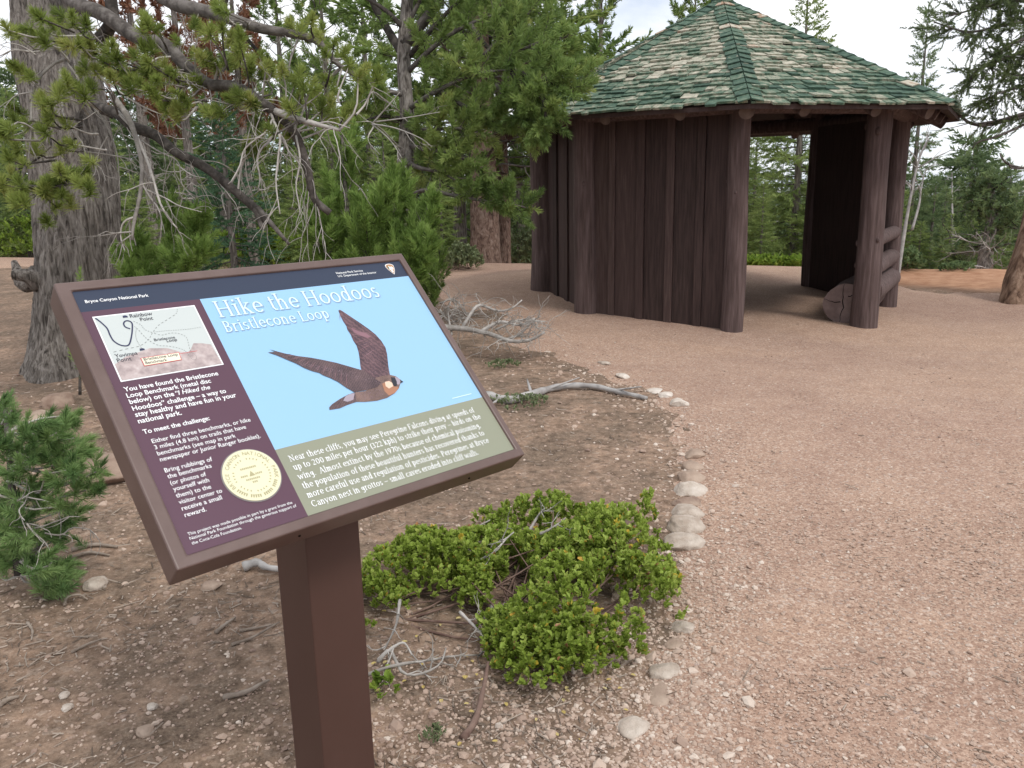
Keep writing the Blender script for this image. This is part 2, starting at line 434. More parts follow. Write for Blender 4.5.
def bevel_mod(o, w, seg=3):
    b = o.modifiers.new('bevel', 'BEVEL'); b.width = w; b.segments = seg; b.limit_method = 'ANGLE'; b.angle_limit = R(40)
    return o

# frame: a tray with a raised lip round the panel
mb = MB()
def ring_frame(mb, o, i, zb, zt, zin):
    (ox0, ox1, oy0, oy1), (ix0, ix1, iy0, iy1) = o, i
    V = [(ox0,oy0,zb),(ox1,oy0,zb),(ox1,oy1,zb),(ox0,oy1,zb),(ox0,oy0,zt),(ox1,oy0,zt),(ox1,oy1,zt),(ox0,oy1,zt),
         (ix0,iy0,zt),(ix1,iy0,zt),(ix1,iy1,zt),(ix0,iy1,zt),(ix0,iy0,zin),(ix1,iy0,zin),(ix1,iy1,zin),(ix0,iy1,zin)]
    F = [[0,3,2,1],[0,1,5,4],[1,2,6,5],[2,3,7,6],[3,0,4,7],[4,5,9,8],[5,6,10,9],[6,7,11,10],[7,4,8,11],[8,9,13,12],[9,10,14,13],[10,11,15,14],[11,8,12,15],[12,13,14,15]]
    mb.add(V, F, smooth=False)
ring_frame(mb, (-.031, PW + .0205, -.0265, PL + .0255), (-.0005, PW, -.0012, PL), -.068, .006, -.003)
fr = mb.obj('frame', FRAME, sign); fr.matrix_basis = PM
bevel_mod(fr, .006)
for (x, y, r) in ((.25, -.0268, .003), (.75, -.0268, .003)):   # small screws in the lower edge of the frame
    mb = MB(); v, f = ICO1; mb.add(v * r + [x, y, -.03], f, smooth=True)
    mb.obj('screw', CRACK, fr)

# post: square tube, its top mitred under the tilted tray
hw = .078
nF = np.array([.700, -.714, 0]); nL = np.array([-.714, -.700, 0])
V = []
for a, b in ((-1, -1), (1, -1), (1, 1), (-1, 1)):
    p = hw * (a * nF + b * nL)
    q0 = P_BL - P_N * .060 - SIGN_AT
    ztop = ((q0 - np.array([p[0], p[1], 0])) @ P_N) / P_N[2]
    V.append((p[0], p[1], -.25)); V.append((p[0], p[1], ztop))
mb = MB(); mb.add(V, [[0, 1, 3, 2], [2, 3, 5, 4], [4, 5, 7, 6], [6, 7, 1, 0], [1, 7, 5, 3], [0, 2, 4, 6]])
bevel_mod(mb.obj('post', POSTPAINT, sign), .004)

# ---- printed panel
def rect(mb, x0, x1, y0, y1, z, mat):
    mb.add([(x0,y0,z),(x1,y0,z),(x1,y1,z),(x0,y1,z)], [[0,1,2,3]], mat)
def poly(mb, pts, z, mat=0):
    """flat outline, triangulated (ear clipping through mathutils)"""
    from mathutils.geometry import tessellate_polygon
    vs = [Vector((p[0], p[1], 0)) for p in pts]
    tr = tessellate_polygon([vs])
    T = []
    for t in tr:
        a, b, c = [vs[i] for i in t]
        T.append(t if (b - a).cross(c - a).z > 0 else (t[0], t[2], t[1]))
    mb.add([(p[0], p[1], z) for p in pts], np.array(T), mat)
mb = MB()
X1, Y1, Y2 = .2735, .6205, .1760
rect(mb, 0, PW, Y1, PL, 0, 0); rect(mb, 0, X1, 0, Y1, 0, 1); rect(mb, X1, PW, Y2, Y1, 0, 2); rect(mb, X1, PW, 0, Y2, 0, 3)
panel = mb.obj('panel', [INK['header_blue_black'], INK['plum'], INK['sky_blue'], INK['sage_green']], sign)
panel.matrix_basis = PM

# ---- lettering: sans letters from the built-in font, serif letters drawn with a broad nib
def sans_mesh(text, bold=0.0, shear=0.0):
    cu = bpy.data.curves.new('letters', 'FONT'); cu.body = text; cu.resolution_u = 3; cu.offset = bold; cu.shear = shear
    ob = bpy.data.objects.new('letters', cu); COL.objects.link(ob)
    bpy.context.view_layer.update()
    me = bpy.data.meshes.new_from_object(ob.evaluated_get(bpy.context.evaluated_depsgraph_get()))
    V = np.zeros(len(me.vertices) * 3); me.vertices.foreach_get('co', V); V = V.reshape(-1, 3)
    me.calc_loop_triangles()
    T = np.zeros(len(me.loop_triangles) * 3, np.int32); me.loop_triangles.foreach_get('vertices', T)
    bpy.data.objects.remove(ob); bpy.data.curves.remove(cu); bpy.data.meshes.remove(me)
    T = T.reshape(-1, 3)
    n = np.cross(V[T[:, 1]] - V[T[:, 0]], V[T[:, 2]] - V[T[:, 0]])[:, 2]
    T[n < 0] = T[n < 0][:, ::-1]
    return V, T
def sans(mb, text, x0, y, x1, z=.0010, mat=0, bold=0.0, shear=0.0, h=None):
    V, T = sans_mesh(text, bold, shear)
    s = (x1 - x0) / (V[:, 0].max() - V[:, 0].min())
    mb.add(np.c_[(V[:, 0] - V[:, 0].min()) * s + x0, V[:, 1] * (h or s) + y, np.full(len(V), z)], T, mat)

SERIF = {}
def _g(ch, adv, *st): SERIF[ch] = (adv, st)
T_ = 'T'
_g('a',400,('a',190,330,115,120,165,0),('v',305,20,330),('a',185,125,115,125,70,345),('sf',325,0))
_g('b',440,('v',105,0,690),('a',235,225,145,225,0,360),('sf',85,690))
_g('c',400,('a',230,225,175,225,45,318)); _g('d',455,('v',335,0,690),('a',205,225,145,225,0,360),('sf',315,690),('sf',355,0))
_g('e',415,('a',220,225,170,225,2,318),('h',60,388,240)); _g('f',280,('v',140,0,560),('a',245,560,105,130,180,55),('h',45,270,450),('sf',140,0))
_g('g',430,('a',195,290,130,160,0,360),('v',325,-80,450),('a',205,-80,120,120,0,-160)); _g('h',475,('v',110,0,690),('a',225,300,115,150,180,0),('v',340,0,300),('sf',110,0),('sf',340,0),('sf',90,690))
_g('i',240,('v',120,0,450),('sf',120,0),('sf',100,450),('v',120,570,650)); _g('k',450,('v',110,0,690),('l',120,190,330,450,'t'),('l',190,285,360,0,'T'),('sf',110,0),('sf',350,0),('sf',310,450),('sf',90,690))
_g('l',240,('v',120,0,690),('sf',120,0),('sf',100,690)); _g('m',620,('v',110,0,450),('a',205,310,95,140,180,0),('v',300,0,310),('a',395,310,95,140,180,0),('v',490,0,310),('sf',110,0),('sf',300,0),('sf',490,0),('sf',90,450))
_g('n',475,('v',110,0,450),('a',225,300,115,150,180,0),('v',340,0,300),('sf',110,0),('sf',340,0),('sf',90,450)); _g('o',460,('a',230,225,180,225,0,360))
_g('p',455,('v',110,-210,450),('a',240,225,145,225,0,360),('sf',110,-210),('sf',90,450)); _g('r',330,('v',110,0,450),('a',225,320,115,130,170,50),('sf',110,0),('sf',90,450))
_g('s',340,('a',170,335,110,115,35,265),('a',170,112,120,112,85,-145)); _g('t',290,('v',130,70,590),('a',215,85,85,85,180,310),('h',45,255,450))
_g('u',465,('v',110,130,450),('a',220,130,110,130,180,360),('v',330,0,450),('sf',350,0),('sf',90,450),('sf',310,450))
_g('v',420,('l',60,450,205,0,'T'),('l',205,0,350,450,'t'),('sf',60,450),('sf',350,450)); _g('w',610,('l',60,450,185,0,'T'),('l',185,0,305,430,'t'),('l',305,430,425,0,'T'),('l',425,0,545,450,'t'),('sf',60,450),('sf',545,450))
_g('x',410,('l',75,450,335,0,'T'),('l',330,450,75,0,'t'),('sf',75,450),('sf',335,0),('sf',75,0),('sf',330,450)); _g('y',420,('l',60,450,210,0,'T'),('l',350,450,150,-150,'t'),('h',90,150,-165),('sf',60,450),('sf',350,450))
_g('A',540,('l',265,650,55,0,'t'),('l',265,650,485,0,'T'),('h',130,400,220),('sf',55,0),('sf',485,0)); _g('B',480,('v',130,0,650),('a',230,490,150,160,90,-90),('a',230,165,190,165,90,-90),('h',60,235,650),('h',130,235,330),('h',60,235,0))
_g('C',600,('a',325,325,265,325,42,318)); _g('F',460,('v',130,0,650),('h',60,440,650),('h',130,360,340),('l',440,650,440,540,'t'),('sf',130,0))
_g('H',630,('v',130,0,650),('v',500,0,650),('h',130,500,335),('sf',130,0),('sf',500,0),('sf',130,650),('sf',500,650)); _g('L',460,('v',130,0,650),('h',60,440,0),('l',440,0,440,120,'t'),('sf',130,650))
_g('N',630,('l',130,0,130,650,'t'),('l',130,650,500,0,'T'),('l',500,0,500,650,'t'),('sf',130,0),('sf',100,650),('sf',500,650)); _g('P',470,('v',130,0,650),('a',245,485,165,165,90,-90),('h',60,250,650),('h',130,250,320),('sf',130,0))
_g('0',460,('a',230,305,175,305,0,360)); _g('1',350,('v',190,0,610),('sf',190,0),('l',100,530,190,610,'t')); _g('2',440,('a',210,450,150,160,165,-35),('l',335,360,75,15,'t'),('l',75,20,390,20,'T'))
_g('3',430,('a',200,460,130,150,150,-85),('a',200,155,155,155,85,-150)); _g('7',430,('l',75,590,385,590,'T'),('l',385,590,190,0,'T')); _g('9',450,('a',220,410,155,200,0,360),('l',374,390,200,0,'T'))
_g('.',200,('v',95,0,80)); _g(',',200,('v',95,0,80),('l',120,40,60,-110,'t')); _g('(',270,('a',300,230,190,450,120,240)); _g(')',270,('a',-30,230,190,450,60,-60)); _g('–',520,('h',50,470,240)); _g(' ',215)

def ribbon(P, w, closed=False):
    P = np.asarray(P, float); w = np.asarray(w, float)
    d = np.gradient(P, axis=0)
    if closed: d[0] = d[-1] = (P[1] - P[-2])
    d = d / np.maximum(np.linalg.norm(d, axis=1, keepdims=True), 1e-9)
    nrm = np.c_[-d[:, 1], d[:, 0]]
    V = np.empty((2 * len(P), 2)); V[0::2] = P - nrm * w[:, None]; V[1::2] = P + nrm * w[:, None]
    i = np.arange(len(P) - 1) * 2
    return V, np.stack([i, i + 2, i + 3, i + 1], -1)
def serif(mb, text, x0, y, x1, z=.0010, mat=0, T=88, t=46, grow=0, dx=0, dy=0):
    adv = [SERIF[c][0] for c in text]; tot = sum(adv) - 100
    s = (x1 - x0) / tot; cx = -50; lay = 0
    for c in text:
        for q in SERIF[c][1]:
            k = q[0]; cl = False
            if k == 'v': P = np.array([(q[1], q[2] - grow), (q[1], q[3] + grow)]); w = [T / 2 + grow] * 2
            elif k == 'h': P = np.array([(q[1] - grow, q[3]), (q[2] + grow, q[3])]); w = [t / 2 + grow] * 2
            elif k == 'l': P = np.array([(q[1], q[2]), (q[3], q[4])]); w = [(T if q[5] == 'T' else t) / 2 + grow] * 2
            elif k == 'sf': P = np.array([(q[1] - 85 - grow, q[2]), (q[1] + 85 + grow, q[2])]); w = [t / 2 + grow] * 2; 
            else:
                a = np.radians(np.linspace(q[5], q[6], 22)); P = np.c_[q[1] + (q[3] - T * .3) * np.cos(a), q[2] + (q[4] - t * .3) * np.sin(a)]
                cl = abs(q[6] - q[5]) >= 360
                tv = np.c_[-(q[3]) * np.sin(a), q[4] * np.cos(a)]; vy = np.abs(tv[:, 1]) / np.linalg.norm(tv, axis=1)
                w = (t + (T - t) * vy) / 2 + grow
            V, F = ribbon(P, w, cl)
            lay = (lay + 1) % 8
            mb.add(np.c_[(V[:, 0] + cx) * s + x0 + dx, V[:, 1] * s + y + dy, np.full(len(V), z + lay * 1e-5)], F, mat)
        cx += SERIF[c][0]

white = INK['white_ink']
# header
mb = MB()
sans(mb, 'Bryce Canyon National Park', .018, .6438, .1588, bold=.014)
mb.obj('park_name', white, panel)
mb = MB()
sans(mb, 'National Park Service', .681, .6535, .770, bold=.006)
sans(mb, 'U.S. Department of the Interior', .6815, .6425, .8115, bold=.006)
mb.obj('agency_name', white, panel)
# title
mb = MB()
serif(mb, 'Hike the Hoodoos', .299, .5595, .777, .0006, 0, 70, 34, grow=8, dx=.0024, dy=-.0024)
serif(mb, 'Bristlecone Loop', .2965, .5130, .5885, .0006, 0, 74, 38, grow=9, dx=.0020, dy=-.0020)
serif(mb, 'Hike the Hoodoos', .299, .5595, .777, .0012, 1, 74, 34)
serif(mb, 'Bristlecone Loop', .2965, .5130, .5885, .0012, 1, 76, 38)
mb.obj('title_text', [INK['outline_grey'], INK['pale_blue_ink']], panel)
# plum column
mb = MB()
for tx, x0, y, x1 in (('You have found the Bristlecone',.0178,.3975,.2299),('Loop Benchmark (metal disc',.0178,.3811,.2055),('Hoodoos” challenge – a way to',.0178,.3472,.2283),
                      ('stay healthy and have fun in your',.0178,.3310,.2467),('national park.',.0178,.3142,.1113),('To meet the challenge:',.0185,.2866,.1643)):
    sans(mb, tx, x0, y, x1, bold=.016)
sans(mb, 'below) on the ', .0178, .3648, .1140, bold=.016); sans(mb, '“I Hiked the', .1180, .3648, .1975, bold=.012, shear=.25)
mb.obj('introduction_text', white, panel)
mb = MB()
for tx, x0, y, x1 in (('Either find three benchmarks, or hike',.0274,.2608,.2511),('3 miles (4.8 km) on trails that have',.0274,.2453,.2333),('benchmarks (see map in park',.0274,.2297,.2017),
                      ('newspaper or Junior Ranger booklet).',.0274,.2147,.2554),('Bring rubbings of',.0272,.1872,.1299),('the benchmarks',.0272,.1724,.1220),('(or photos of',.0272,.1567,.1037),
                      ('yourself with',.0272,.1414,.1040),('them) to the',.0272,.1253,.1019),('visitor center to',.0272,.1099,.1200),('receive a small',.0272,.0945,.1133),('reward.',.0272,.0789,.0725)):
    sans(mb, tx, x0, y, x1, bold=.004)
mb.obj('challenge_text', white, panel)
mb = MB()
for tx, x0, y, x1 in (('This project was made possible in part by a grant from the',.0176,.0385,.2530),('National Park Foundation through the generous support of',.0176,.0284,.2588),('the Coca-Cola Foundation.',.0176,.0174,.1244)):
    sans(mb, tx, x0, y, x1)
mb.obj('thanks_text', white, panel)
# green caption
mb = MB()
for tx, x0, y, x1 in (('Near these cliffs, you may see Peregrine Falcons diving at speeds of',.2945,.1375,.8590),('up to 200 miles per hour (322 kph) to strike their prey – birds on the',.2945,.1143,.8675),
                      ('wing.  Almost extinct by the 1970s because of chemical poisoning,',.2945,.0890,.8502),('the population of these beautiful hunters has recovered thanks to',.2940,.0645,.8477),
                      ('more careful use and regulation of pesticides. Peregrines at Bryce',.2940,.0405,.8480),('Canyon nest in grottos – small caves eroded into cliff walls.',.2940,.0164,.7942)):
    serif(mb, tx, x0, y, x1, .001, 0, 88, 46)
mb.obj('caption_text', white, panel)
mb = MB(); rect(mb, .8140, .8842, .1926, .1950, .001, 0)          # hair-thin credit line, too small to read
mb.obj('photo_credit', INK['pale_blue_ink'], panel)

# trail map
mb = MB()
mx0, mx1, my0, my1 = .0188, .2535, .4235, .6043
rect(mb, mx0, mx1, my0, my1, .0005, 0); rect(mb, mx0 + .003, mx1 - .003, my0 + .003, my1 - .003, .0009, 1)
mm = lambda L: [(x / 1000, y / 1000) for x, y in L]
poly(mb, mm([(22,470),(50,486),(79,492),(107,499),(145,492),(167,479),(185,471),(196,480),(208,495),(228,491),(246.5,484),(250.3,426.7),(22,426.7)]), .0012, 2)
def stroke(mb, L, w, z, mat, n=60, dash=0):
    C = smooth_curve(np.c_[np.array(mm(L)), np.zeros(len(L))], n)[:, :2]
    if not dash:
        V, F = ribbon(C, np.full(n, w / 2)); mb.add(np.c_[V, np.full(len(V), z)], F, mat)
    else:
        for k in range(0, n - dash, 2 * dash):
            V, F = ribbon(C[k:k + dash + 1], np.full(dash + 1, w / 2)); mb.add(np.c_[V, np.full(len(V), z)], F, mat)
stroke(mb, [(23.9,599.2),(31.8,585.3),(38.4,567.5),(38.3,548.8),(40.4,531.8),(50,518.5),(62.7,514.1),(71.2,520),(82.7,541),(90.3,558.7),(94.6,573),(90.7,580.4),(82.9,581.3),(76.8,575),(77.3,565.2),(85.5,558.3)], .0032, .0016, 3, 90)
stroke(mb, [(99.8,578.5),(111.8,565.8),(115.2,552.4),(126.4,541.9),(145.5,530),(166.7,532),(185.7,527.4),(198.1,514.3),(195.9,495.1),(192.9,474.1),(197.9,464.5),(200.2,455.5),(193.2,448.3),(186.7,453.9),(184.1,469.3),(178.3,481.1),(164.5,490.1),(147,497.7),(128.9,503.1),(114.5,518.5),(107.2,534.6),(101.2,554.8),(96.4,564.1)], .0011, .0016, 4, 240, 2)
stroke(mb, [(98.9,557.3),(91,539.6),(88.4,523.2),(90.5,501.9)], .0011, .0016, 4, 60, 2)
stroke(mb, [(208.7,596.8),(200.5,584.6),(174.4,570.9),(148.9,557.6),(128.8,539.4),(112.2,521),(88.1,508.6),(58.3,505.8),(25.6,501.8)], .0010, .0016, 4, 120, 3)
stroke(mb, [(132.7,540.9),(162.8,540),(203.2,536.6),(246.2,537)], .0009, .0016, 4, 90, 2)
for x, y in ((86, 594), (90, 498.5)):
    poly(mb, mm([(x-5,y-3),(x+6,y-3),(x+6,y+1),(x+2,y+3.4),(x-4,y+3)]), .0016, 3)
for tx, x0, y, x1 in (('Rainbow',.097,.5890,.1475),('Point',.1155,.5760,.1445),('Bristlecone',.1251,.5157,.1729),('Loop',.151,.508,.1748),('Yovimpa',.0292,.4868,.0773),('Point',.0294,.4740,.0599)):
    sans(mb, tx, x0, y, x1, .0016, 5, bold=.008)
stroke(mb, [(164.1,471.1),(186,472),(207.9,472.1)], .0011, .0016, 6, 8)
poly(mb, mm([(78.5,475.8),(166,475.8),(164,453.6),(79,452.8)]), .0020, 6); poly(mb, mm([(80,474.4),(164.6,474.4),(162.7,455),(80.4,454.3)]), .0024, 7)
sans(mb, 'Bristlecone Loop', .084, .4668, .1605, .0028, 5, bold=.006); sans(mb, 'Benchmark', .084, .4572, .1322, .0028, 5, bold=.006)
mb.obj('trail_map', [INK['white_ink'], INK['map_grey'], MAPTERRAIN, INK['map_navy'], INK['map_dash'], INK['black_ink'], INK['label_red'], INK['label_cream']], panel)

# falcon picture
mb = MB()
body = [(621.1,305.3),(648.9,306.5),(669.6,304.4),(682.5,297.7),(689.8,286),(694.2,277.2),(684.4,273.8),(672.5,260.8),(651.9,249),(622.7,240.5),(590,239),(555.8,243.3),(533.1,248.7),(542.8,276.6),(572.2,273.6),(602.9,281.9)]
near = [(630.3,287.8),(616.3,306.3),(599,333.1),(567.3,352.3),(536.1,371.2),(503.8,386.9),(475.6,399.5),(442.6,411.3),(415.5,424),(397,434.4),(380.6,443.9),(392.1,433.8),(372.6,436.4),(391.9,423.3),(409.9,407.1),(428.4,391.3),(443.8,373.8),(459.3,361.1),(476.2,351.2),(482,343.1),(496.2,332.1),(512.5,315.3),(526.4,293.6),(540.6,277.1),(573,275.1),(611.1,277.3)]
far = [(606,290),(590,322),(597.9,348.8),(606.7,369.3),(614.7,390.2),(619.8,411.9),(618.3,429.2),(620.6,448.9),(619.1,466.4),(622.2,477.5),(620.7,495.1),(621.7,512.5),(623.3,524),(624.5,531.5),(629.8,533.6),(635.1,528.1),(649.1,508.2),(667.8,481.7),(683,458.5),(694,437.9),(700.6,414.4),(701.6,391),(695,369.1),(683,342.8),(674,322),(668.4,305.2),(642.6,305.1)]
tail = [(533.1,248.7),(522.7,248),(504.2,246.2),(479.6,241.8),(451.4,243.5),(453.5,250.6),(465.9,257.9),(492.7,267.1),(521.5,274.6),(542.8,276.6)]
poly(mb, mm(far), .0006, 2); poly(mb, mm(tail), .0008, 0); poly(mb, mm(body), .0010, 1)
poly(mb, mm([(499.1,260.4),(512.3,271.4),(526.7,274.9),(540.7,274.4),(527.1,256.4),(508.5,254.5)]), .0012, 5)
poly(mb, mm([(630.8,283.9),(643.2,286.7),(657.8,283.5),(658.7,270.6),(669,264.4),(672.5,260.8),(651.9,249),(631,245.6),(625.8,260.4)]), .0013, 3)
poly(mb, mm(near), .0016, 0)
pr = np.random.RandomState(8)
def feather_line(a, b, w, z, mat):
    P = np.array(mm([a, b])); V, F = ribbon(np.array([P[0], P[0] * .5 + P[1] * .5, P[1]]), [w * .3, w, w * .2]); mb.add(np.c_[V, np.full(len(V), z)], F, mat)
for k in range(13):                                   # flight feathers of the far wing, then of the near one
    u = k / 12; a = (616 + 6 * u, 372 + 150 * u); b = (628 + 48 * (1 - (u - .35) ** 2 * 1.6) - 30 * u, 398 + 108 * u - 6)
    feather_line((a[0] + 2, a[1]), b, .0007, .0008, 7 if k % 2 else 8)
poly(mb, mm([(632,470),(650,455),(668,446),(676,432),(664,430),(648,440),(634,455)]), .0009, 8)
for k in range(22):
    u = k / 21; a = (530 - 125 * u, 300 + 122 * u); b = (548 - 118 * u, 336 + 84 * u)
    feather_line(a, b, .0006, .0018, 7 if k % 2 else 8)
for q in range(240):                                  # pale scallops on the coverts and flanks
    u, v_ = pr.rand(), pr.rand(); x, y = 628 - 190 * u, 290 + 100 * u ** .85 + (v_ - .5) * 34 * (1 - u * .75) - 4
    r_ = pr.uniform(.5, 1.1); poly(mb, mm([(x - r_ * 1.6, y), (x, y - r_ * .6), (x + r_ * 1.6, y), (x, y + r_ * .5)]), .0019, 9)
for q in range(150):
    u, v_ = pr.rand(), pr.rand(); x, y = 620 - 70 * u, 246 + 3 * u + v_ * 24
    r_ = pr.uniform(.5, 1.0); poly(mb, mm([(x - r_ * 1.5, y), (x, y - r_ * .6), (x + r_ * 1.5, y), (x, y + r_ * .5)]), .0015, 9)
for q in range(150):
    u, v_ = pr.rand(), pr.rand(); x, y = 612 + 62 * v_ + 8 * u, 312 + 110 * u
    r_ = pr.uniform(.5, 1.0); poly(mb, mm([(x - r_ * 1.5, y), (x, y - r_ * .6), (x + r_ * 1.5, y), (x, y + r_ * .5)]), .0010, 9)
poly(mb, mm([(640.8,287.2),(654.3,287),(660.3,280.2),(658.2,269.6),(641.9,265),(636.4,274.4)]), .0019, 4)
poly(mb, mm([(679,296.2),(688.1,288.1),(688.8,279.5),(677.6,269.7),(672.2,272),(674,282.7)]), .0019, 5)
poly(mb, mm([(665.9,296.9),(677.2,293.4),(675.5,279.6),(669,268.3),(661,267.8),(660.3,280.2)]), .0021, 6)
poly(mb, mm([(688.6,284),(694.9,275.7),(685,273.8)]), .0021, 6)
mb.obj('falcon_picture', [FEATHER, FEATHER2, FEATHER3, INK['breast'], INK['throat'], INK['white_feather'], INK['beak'], INK['feather_dark'], INK['feather_rose'], INK['feather_fleck']], panel)

# park arrowhead emblem
mb = MB()
ah = [(0,-20),(-5,-12),(-11,-2),(-14,8),(-13.5,14),(-9,17.5),(-2,19),(5,18.5),(11,16),(14,12),(12.5,2),(8,-8),(4,-15)]
ax, ay = .8685, .6525
tr_ = lambda L, k=1.0: [(ax + x * k / 1000, ay + y * k / 1000) for x, y in L]
poly(mb, tr_(ah, 1.06), .0006, 1); poly(mb, tr_(ah, .93), .0010, 0)
poly(mb, tr_([(-9,2),(-4,12),(0,5),(4,10),(9,3),(7,-3),(-6,-3)]), .0013, 1)
poly(mb, tr_([(-10,2),(-7,15),(-4,2),(-6,1)]), .0016, 2)
poly(mb, tr_([(-5,-5),(4,-5),(2,-12),(-1,-15)]), .0013, 1)
mb.obj('arrowhead_emblem', [INK['arrow_brown'], INK['white_ink'], INK['arrow_green']], panel)

# metal benchmark disc set into the panel
mb = MB()
dc, dr = np.array([.1960, .1303]), .0665
def disc(mb, r, z0, z1, mat, n=56):
    a = np.linspace(0, 2 * np.pi, n, endpoint=False)
    V = np.r_[np.c_[dc[0] + r * np.cos(a), dc[1] + r * np.sin(a), np.full(n, z0)], np.c_[dc[0] + r * np.cos(a), dc[1] + r * np.sin(a), np.full(n, z1)]]
    j = np.arange(n); mb.add(V, [np.stack([j, (j + 1) % n, (j + 1) % n + n, j + n], -1), np.arange(n) + n], mat)
disc(mb, dr, .0, .0012, 1); disc(mb, dr - .0028, .0012, .0030, 0)
def arc_text(mb, text, r, a0, a1, size, z, mat, flip=False):
    for k, ch in enumerate(text):
        if ch == ' ': continue
        V, T = sans_mesh(ch, .012)
        a = R(a0 + (a1 - a0) * (k + .5) / len(text)); w = (V[:, 0].max() + V[:, 0].min()) / 2
        x, y = (V[:, 0] - w) * size, V[:, 1] * size
        ca, sa = math.cos(a), math.sin(a)
        ux, uy = (sa, -ca) if not flip else (-sa, ca)
        vx, vy = (ca, sa) if not flip else (-ca, -sa)
        mb.add(np.c_[dc[0] + r * ca + ux * x + vx * y, dc[1] + r * sa + uy * x + vy * y, np.full(len(V), z)], T, mat)
arc_text(mb, 'BRYCE CANYON NATIONAL PARK', .0500, 205, -25, .0125, .0034, 2)
for k in range(22):                                                    # worn, unreadable inscriptions: short raised ticks
    a = R(212 + k * 116 / 21)
    if k % 6 == 5: continue
    ux, uy = math.cos(a), math.sin(a)
    V = [(dc[0] + ux * r - uy * w, dc[1] + uy * r + ux * w, .0034) for r, w in ((.049, -.002), (.0565, -.0012), (.0565, .0012), (.049, .002))]
    mb.add(V, [[0, 1, 2, 3]], 2)
for k in range(34):
    a = R(k * 360 / 34)
    if k % 5 == 4: continue
    ux, uy = math.cos(a), math.sin(a)
    mb.add([(dc[0] + ux * r - uy * w, dc[1] + uy * r + ux * w, .0034) for r, w in ((.0385, -.0013), (.0425, -.0013), (.0425, .0013), (.0385, .0013))], [[0, 1, 2, 3]], 2)
for x, y, w in ((-.020,.016,.040),(-.026,-.002,.018),(.008,-.002,.018),(-.018,-.012,.036),(-.006,-.020,.013)):
    for q in range(int(w / .0042)):
        rect(mb, dc[0] + x + q * .0042, dc[0] + x + q * .0042 + .0028, dc[1] + y, dc[1] + y + .0046, .0034, 2)
poly(mb, [(dc[0] - .007, dc[1] - .003), (dc[0] + .007, dc[1] - .003), (dc[0], dc[1] + .010)], .0034, 2)
mb.obj('metal_disc', [INK['disc_metal'], INK['disc_rim'], INK['disc_engraving']], panel)
# ================================================================= shelter
SC = np.array([2.8167, 11.6109]); SR = 2.3775; STH = -7.952
RR, ZE, ZA = 3.0824, 2.3365, 3.8693
def corner(a, r): 
    a = R(a); return np.array([math.sin(a) * r, -math.cos(a) * r])
ANG = [STH + 45 * k for k in range(8)]          # local to the shelter's centre; 0 = front corner, then to the right
shelter = thing('trail_shelter', 'eight-sided dark brown log and board shelter with a green-grey shake roof', 'shelter', (SC[0], SC[1], 0))
rs = np.random.RandomState(3)
# posts (peeled, stained logs)
PR = [.112, .150, .128, .13, .13, .13, .16, .125]
for k in range(8):
    p = corner(ANG[k], SR); mb = MB()
    lean = rs.uniform(-.02, .02, 2)
    if k == 1: lean = np.array([.02, .0]); p = p + np.array([-.085, 0])
    if k == 2: lean = np.array([.01, .0]); p = p + np.array([-.06, 0])
    if k == 0: lean = np.array([.01, 0])
    n = 26; z = np.linspace(-.4, 2.62, n)
    pts = np.c_[p[0] + lean[0] * z / 2.6 + .012 * np.sin(z * 2.1 + k), p[1] + lean[1] * z / 2.6 + .010 * np.sin(z * 1.7 + 2 * k), z]
    rad = PR[k] * (1.10 - .13 * (z / 2.6)) 
    if k == 1: rad = PR[k] * (1.06 - .22 * (z / 2.6))
    add_tube(mb, pts, rad, 28, rough=.16, seed=40 + k, freq=(9, 9, .7))
    for j in range(5):                           # knots
        a = rs.rand() * 6.28; zz = rs.uniform(.3, 2.3); v, f = ICO1
        q = np.array([np.interp(zz, z, pts[:, 0]) + math.cos(a) * PR[k] * .9, np.interp(zz, z, pts[:, 1]) + math.sin(a) * PR[k] * .9, zz])
        mb.add(v * np.array([.03, .03, .045]) * rs.uniform(.6, 1.1) + q, f, 0, .35, True)
    mb.obj('post', POSTWOOD, shelter)

def board_wall(name, k0, inset, widths, seed, z1=2.42):
    """boards and battens between post k0 and the next, as one panel of planks"""
    a, b = corner(ANG[k0], SR), corner(ANG[(k0 + 1) % 8], SR)
    d = unit(b - a); nrm = np.array([d[1], -d[0]])
    if nrm @ (a + b) < 0: nrm = -nrm
    L = np.linalg.norm(b - a); mb = MB(); rng = np.random.RandomState(seed)
    s = np.cumsum(np.r_[0, [w for w, _ in widths]]); s = s / s[-1] * L
    for i, (w, proud) in enumerate(widths):
        x0, x1 = s[i] + .002, s[i + 1] - .002
        o = -inset + (.024 if proud else 0) + rng.uniform(-.004, .004)
        q = box_v(x0, x1, -.05, 0.0, -.3, z1)
        V = np.c_[a[0] + d[0] * q[:, 0] + nrm[0] * (q[:, 1] + o), a[1] + d[1] * q[:, 0] + nrm[1] * (q[:, 1] + o), q[:, 2]]
        mb.add(V, BOXF, 0, rng.rand())
    q = box_v(.01, L - .01, -.075, -.055, -.3, z1)            # inner lining closes the joints
    V = np.c_[a[0] + d[0] * q[:, 0] + nrm[0] * (q[:, 1] - inset), a[1] + d[1] * q[:, 0] + nrm[1] * (q[:, 1] - inset), q[:, 2]]
    mb.add(V, BOXF, 0, .3)
    return bevel_mod(mb.obj(name, BOARD, shelter), .004, 2)
W1 = [(.30,0),(.085,1),(.27,0),(.10,1),(.26,0),(.10,1),(.26,0),(.095,1),(.37,0)]
W2 = [(.28,0),(.1,1),(.27,0),(.1,1),(.3,0),(.1,1),(.27,0),(.1,1),(.28,0)]
board_wall('board_wall', 7, .02, W1, 5)
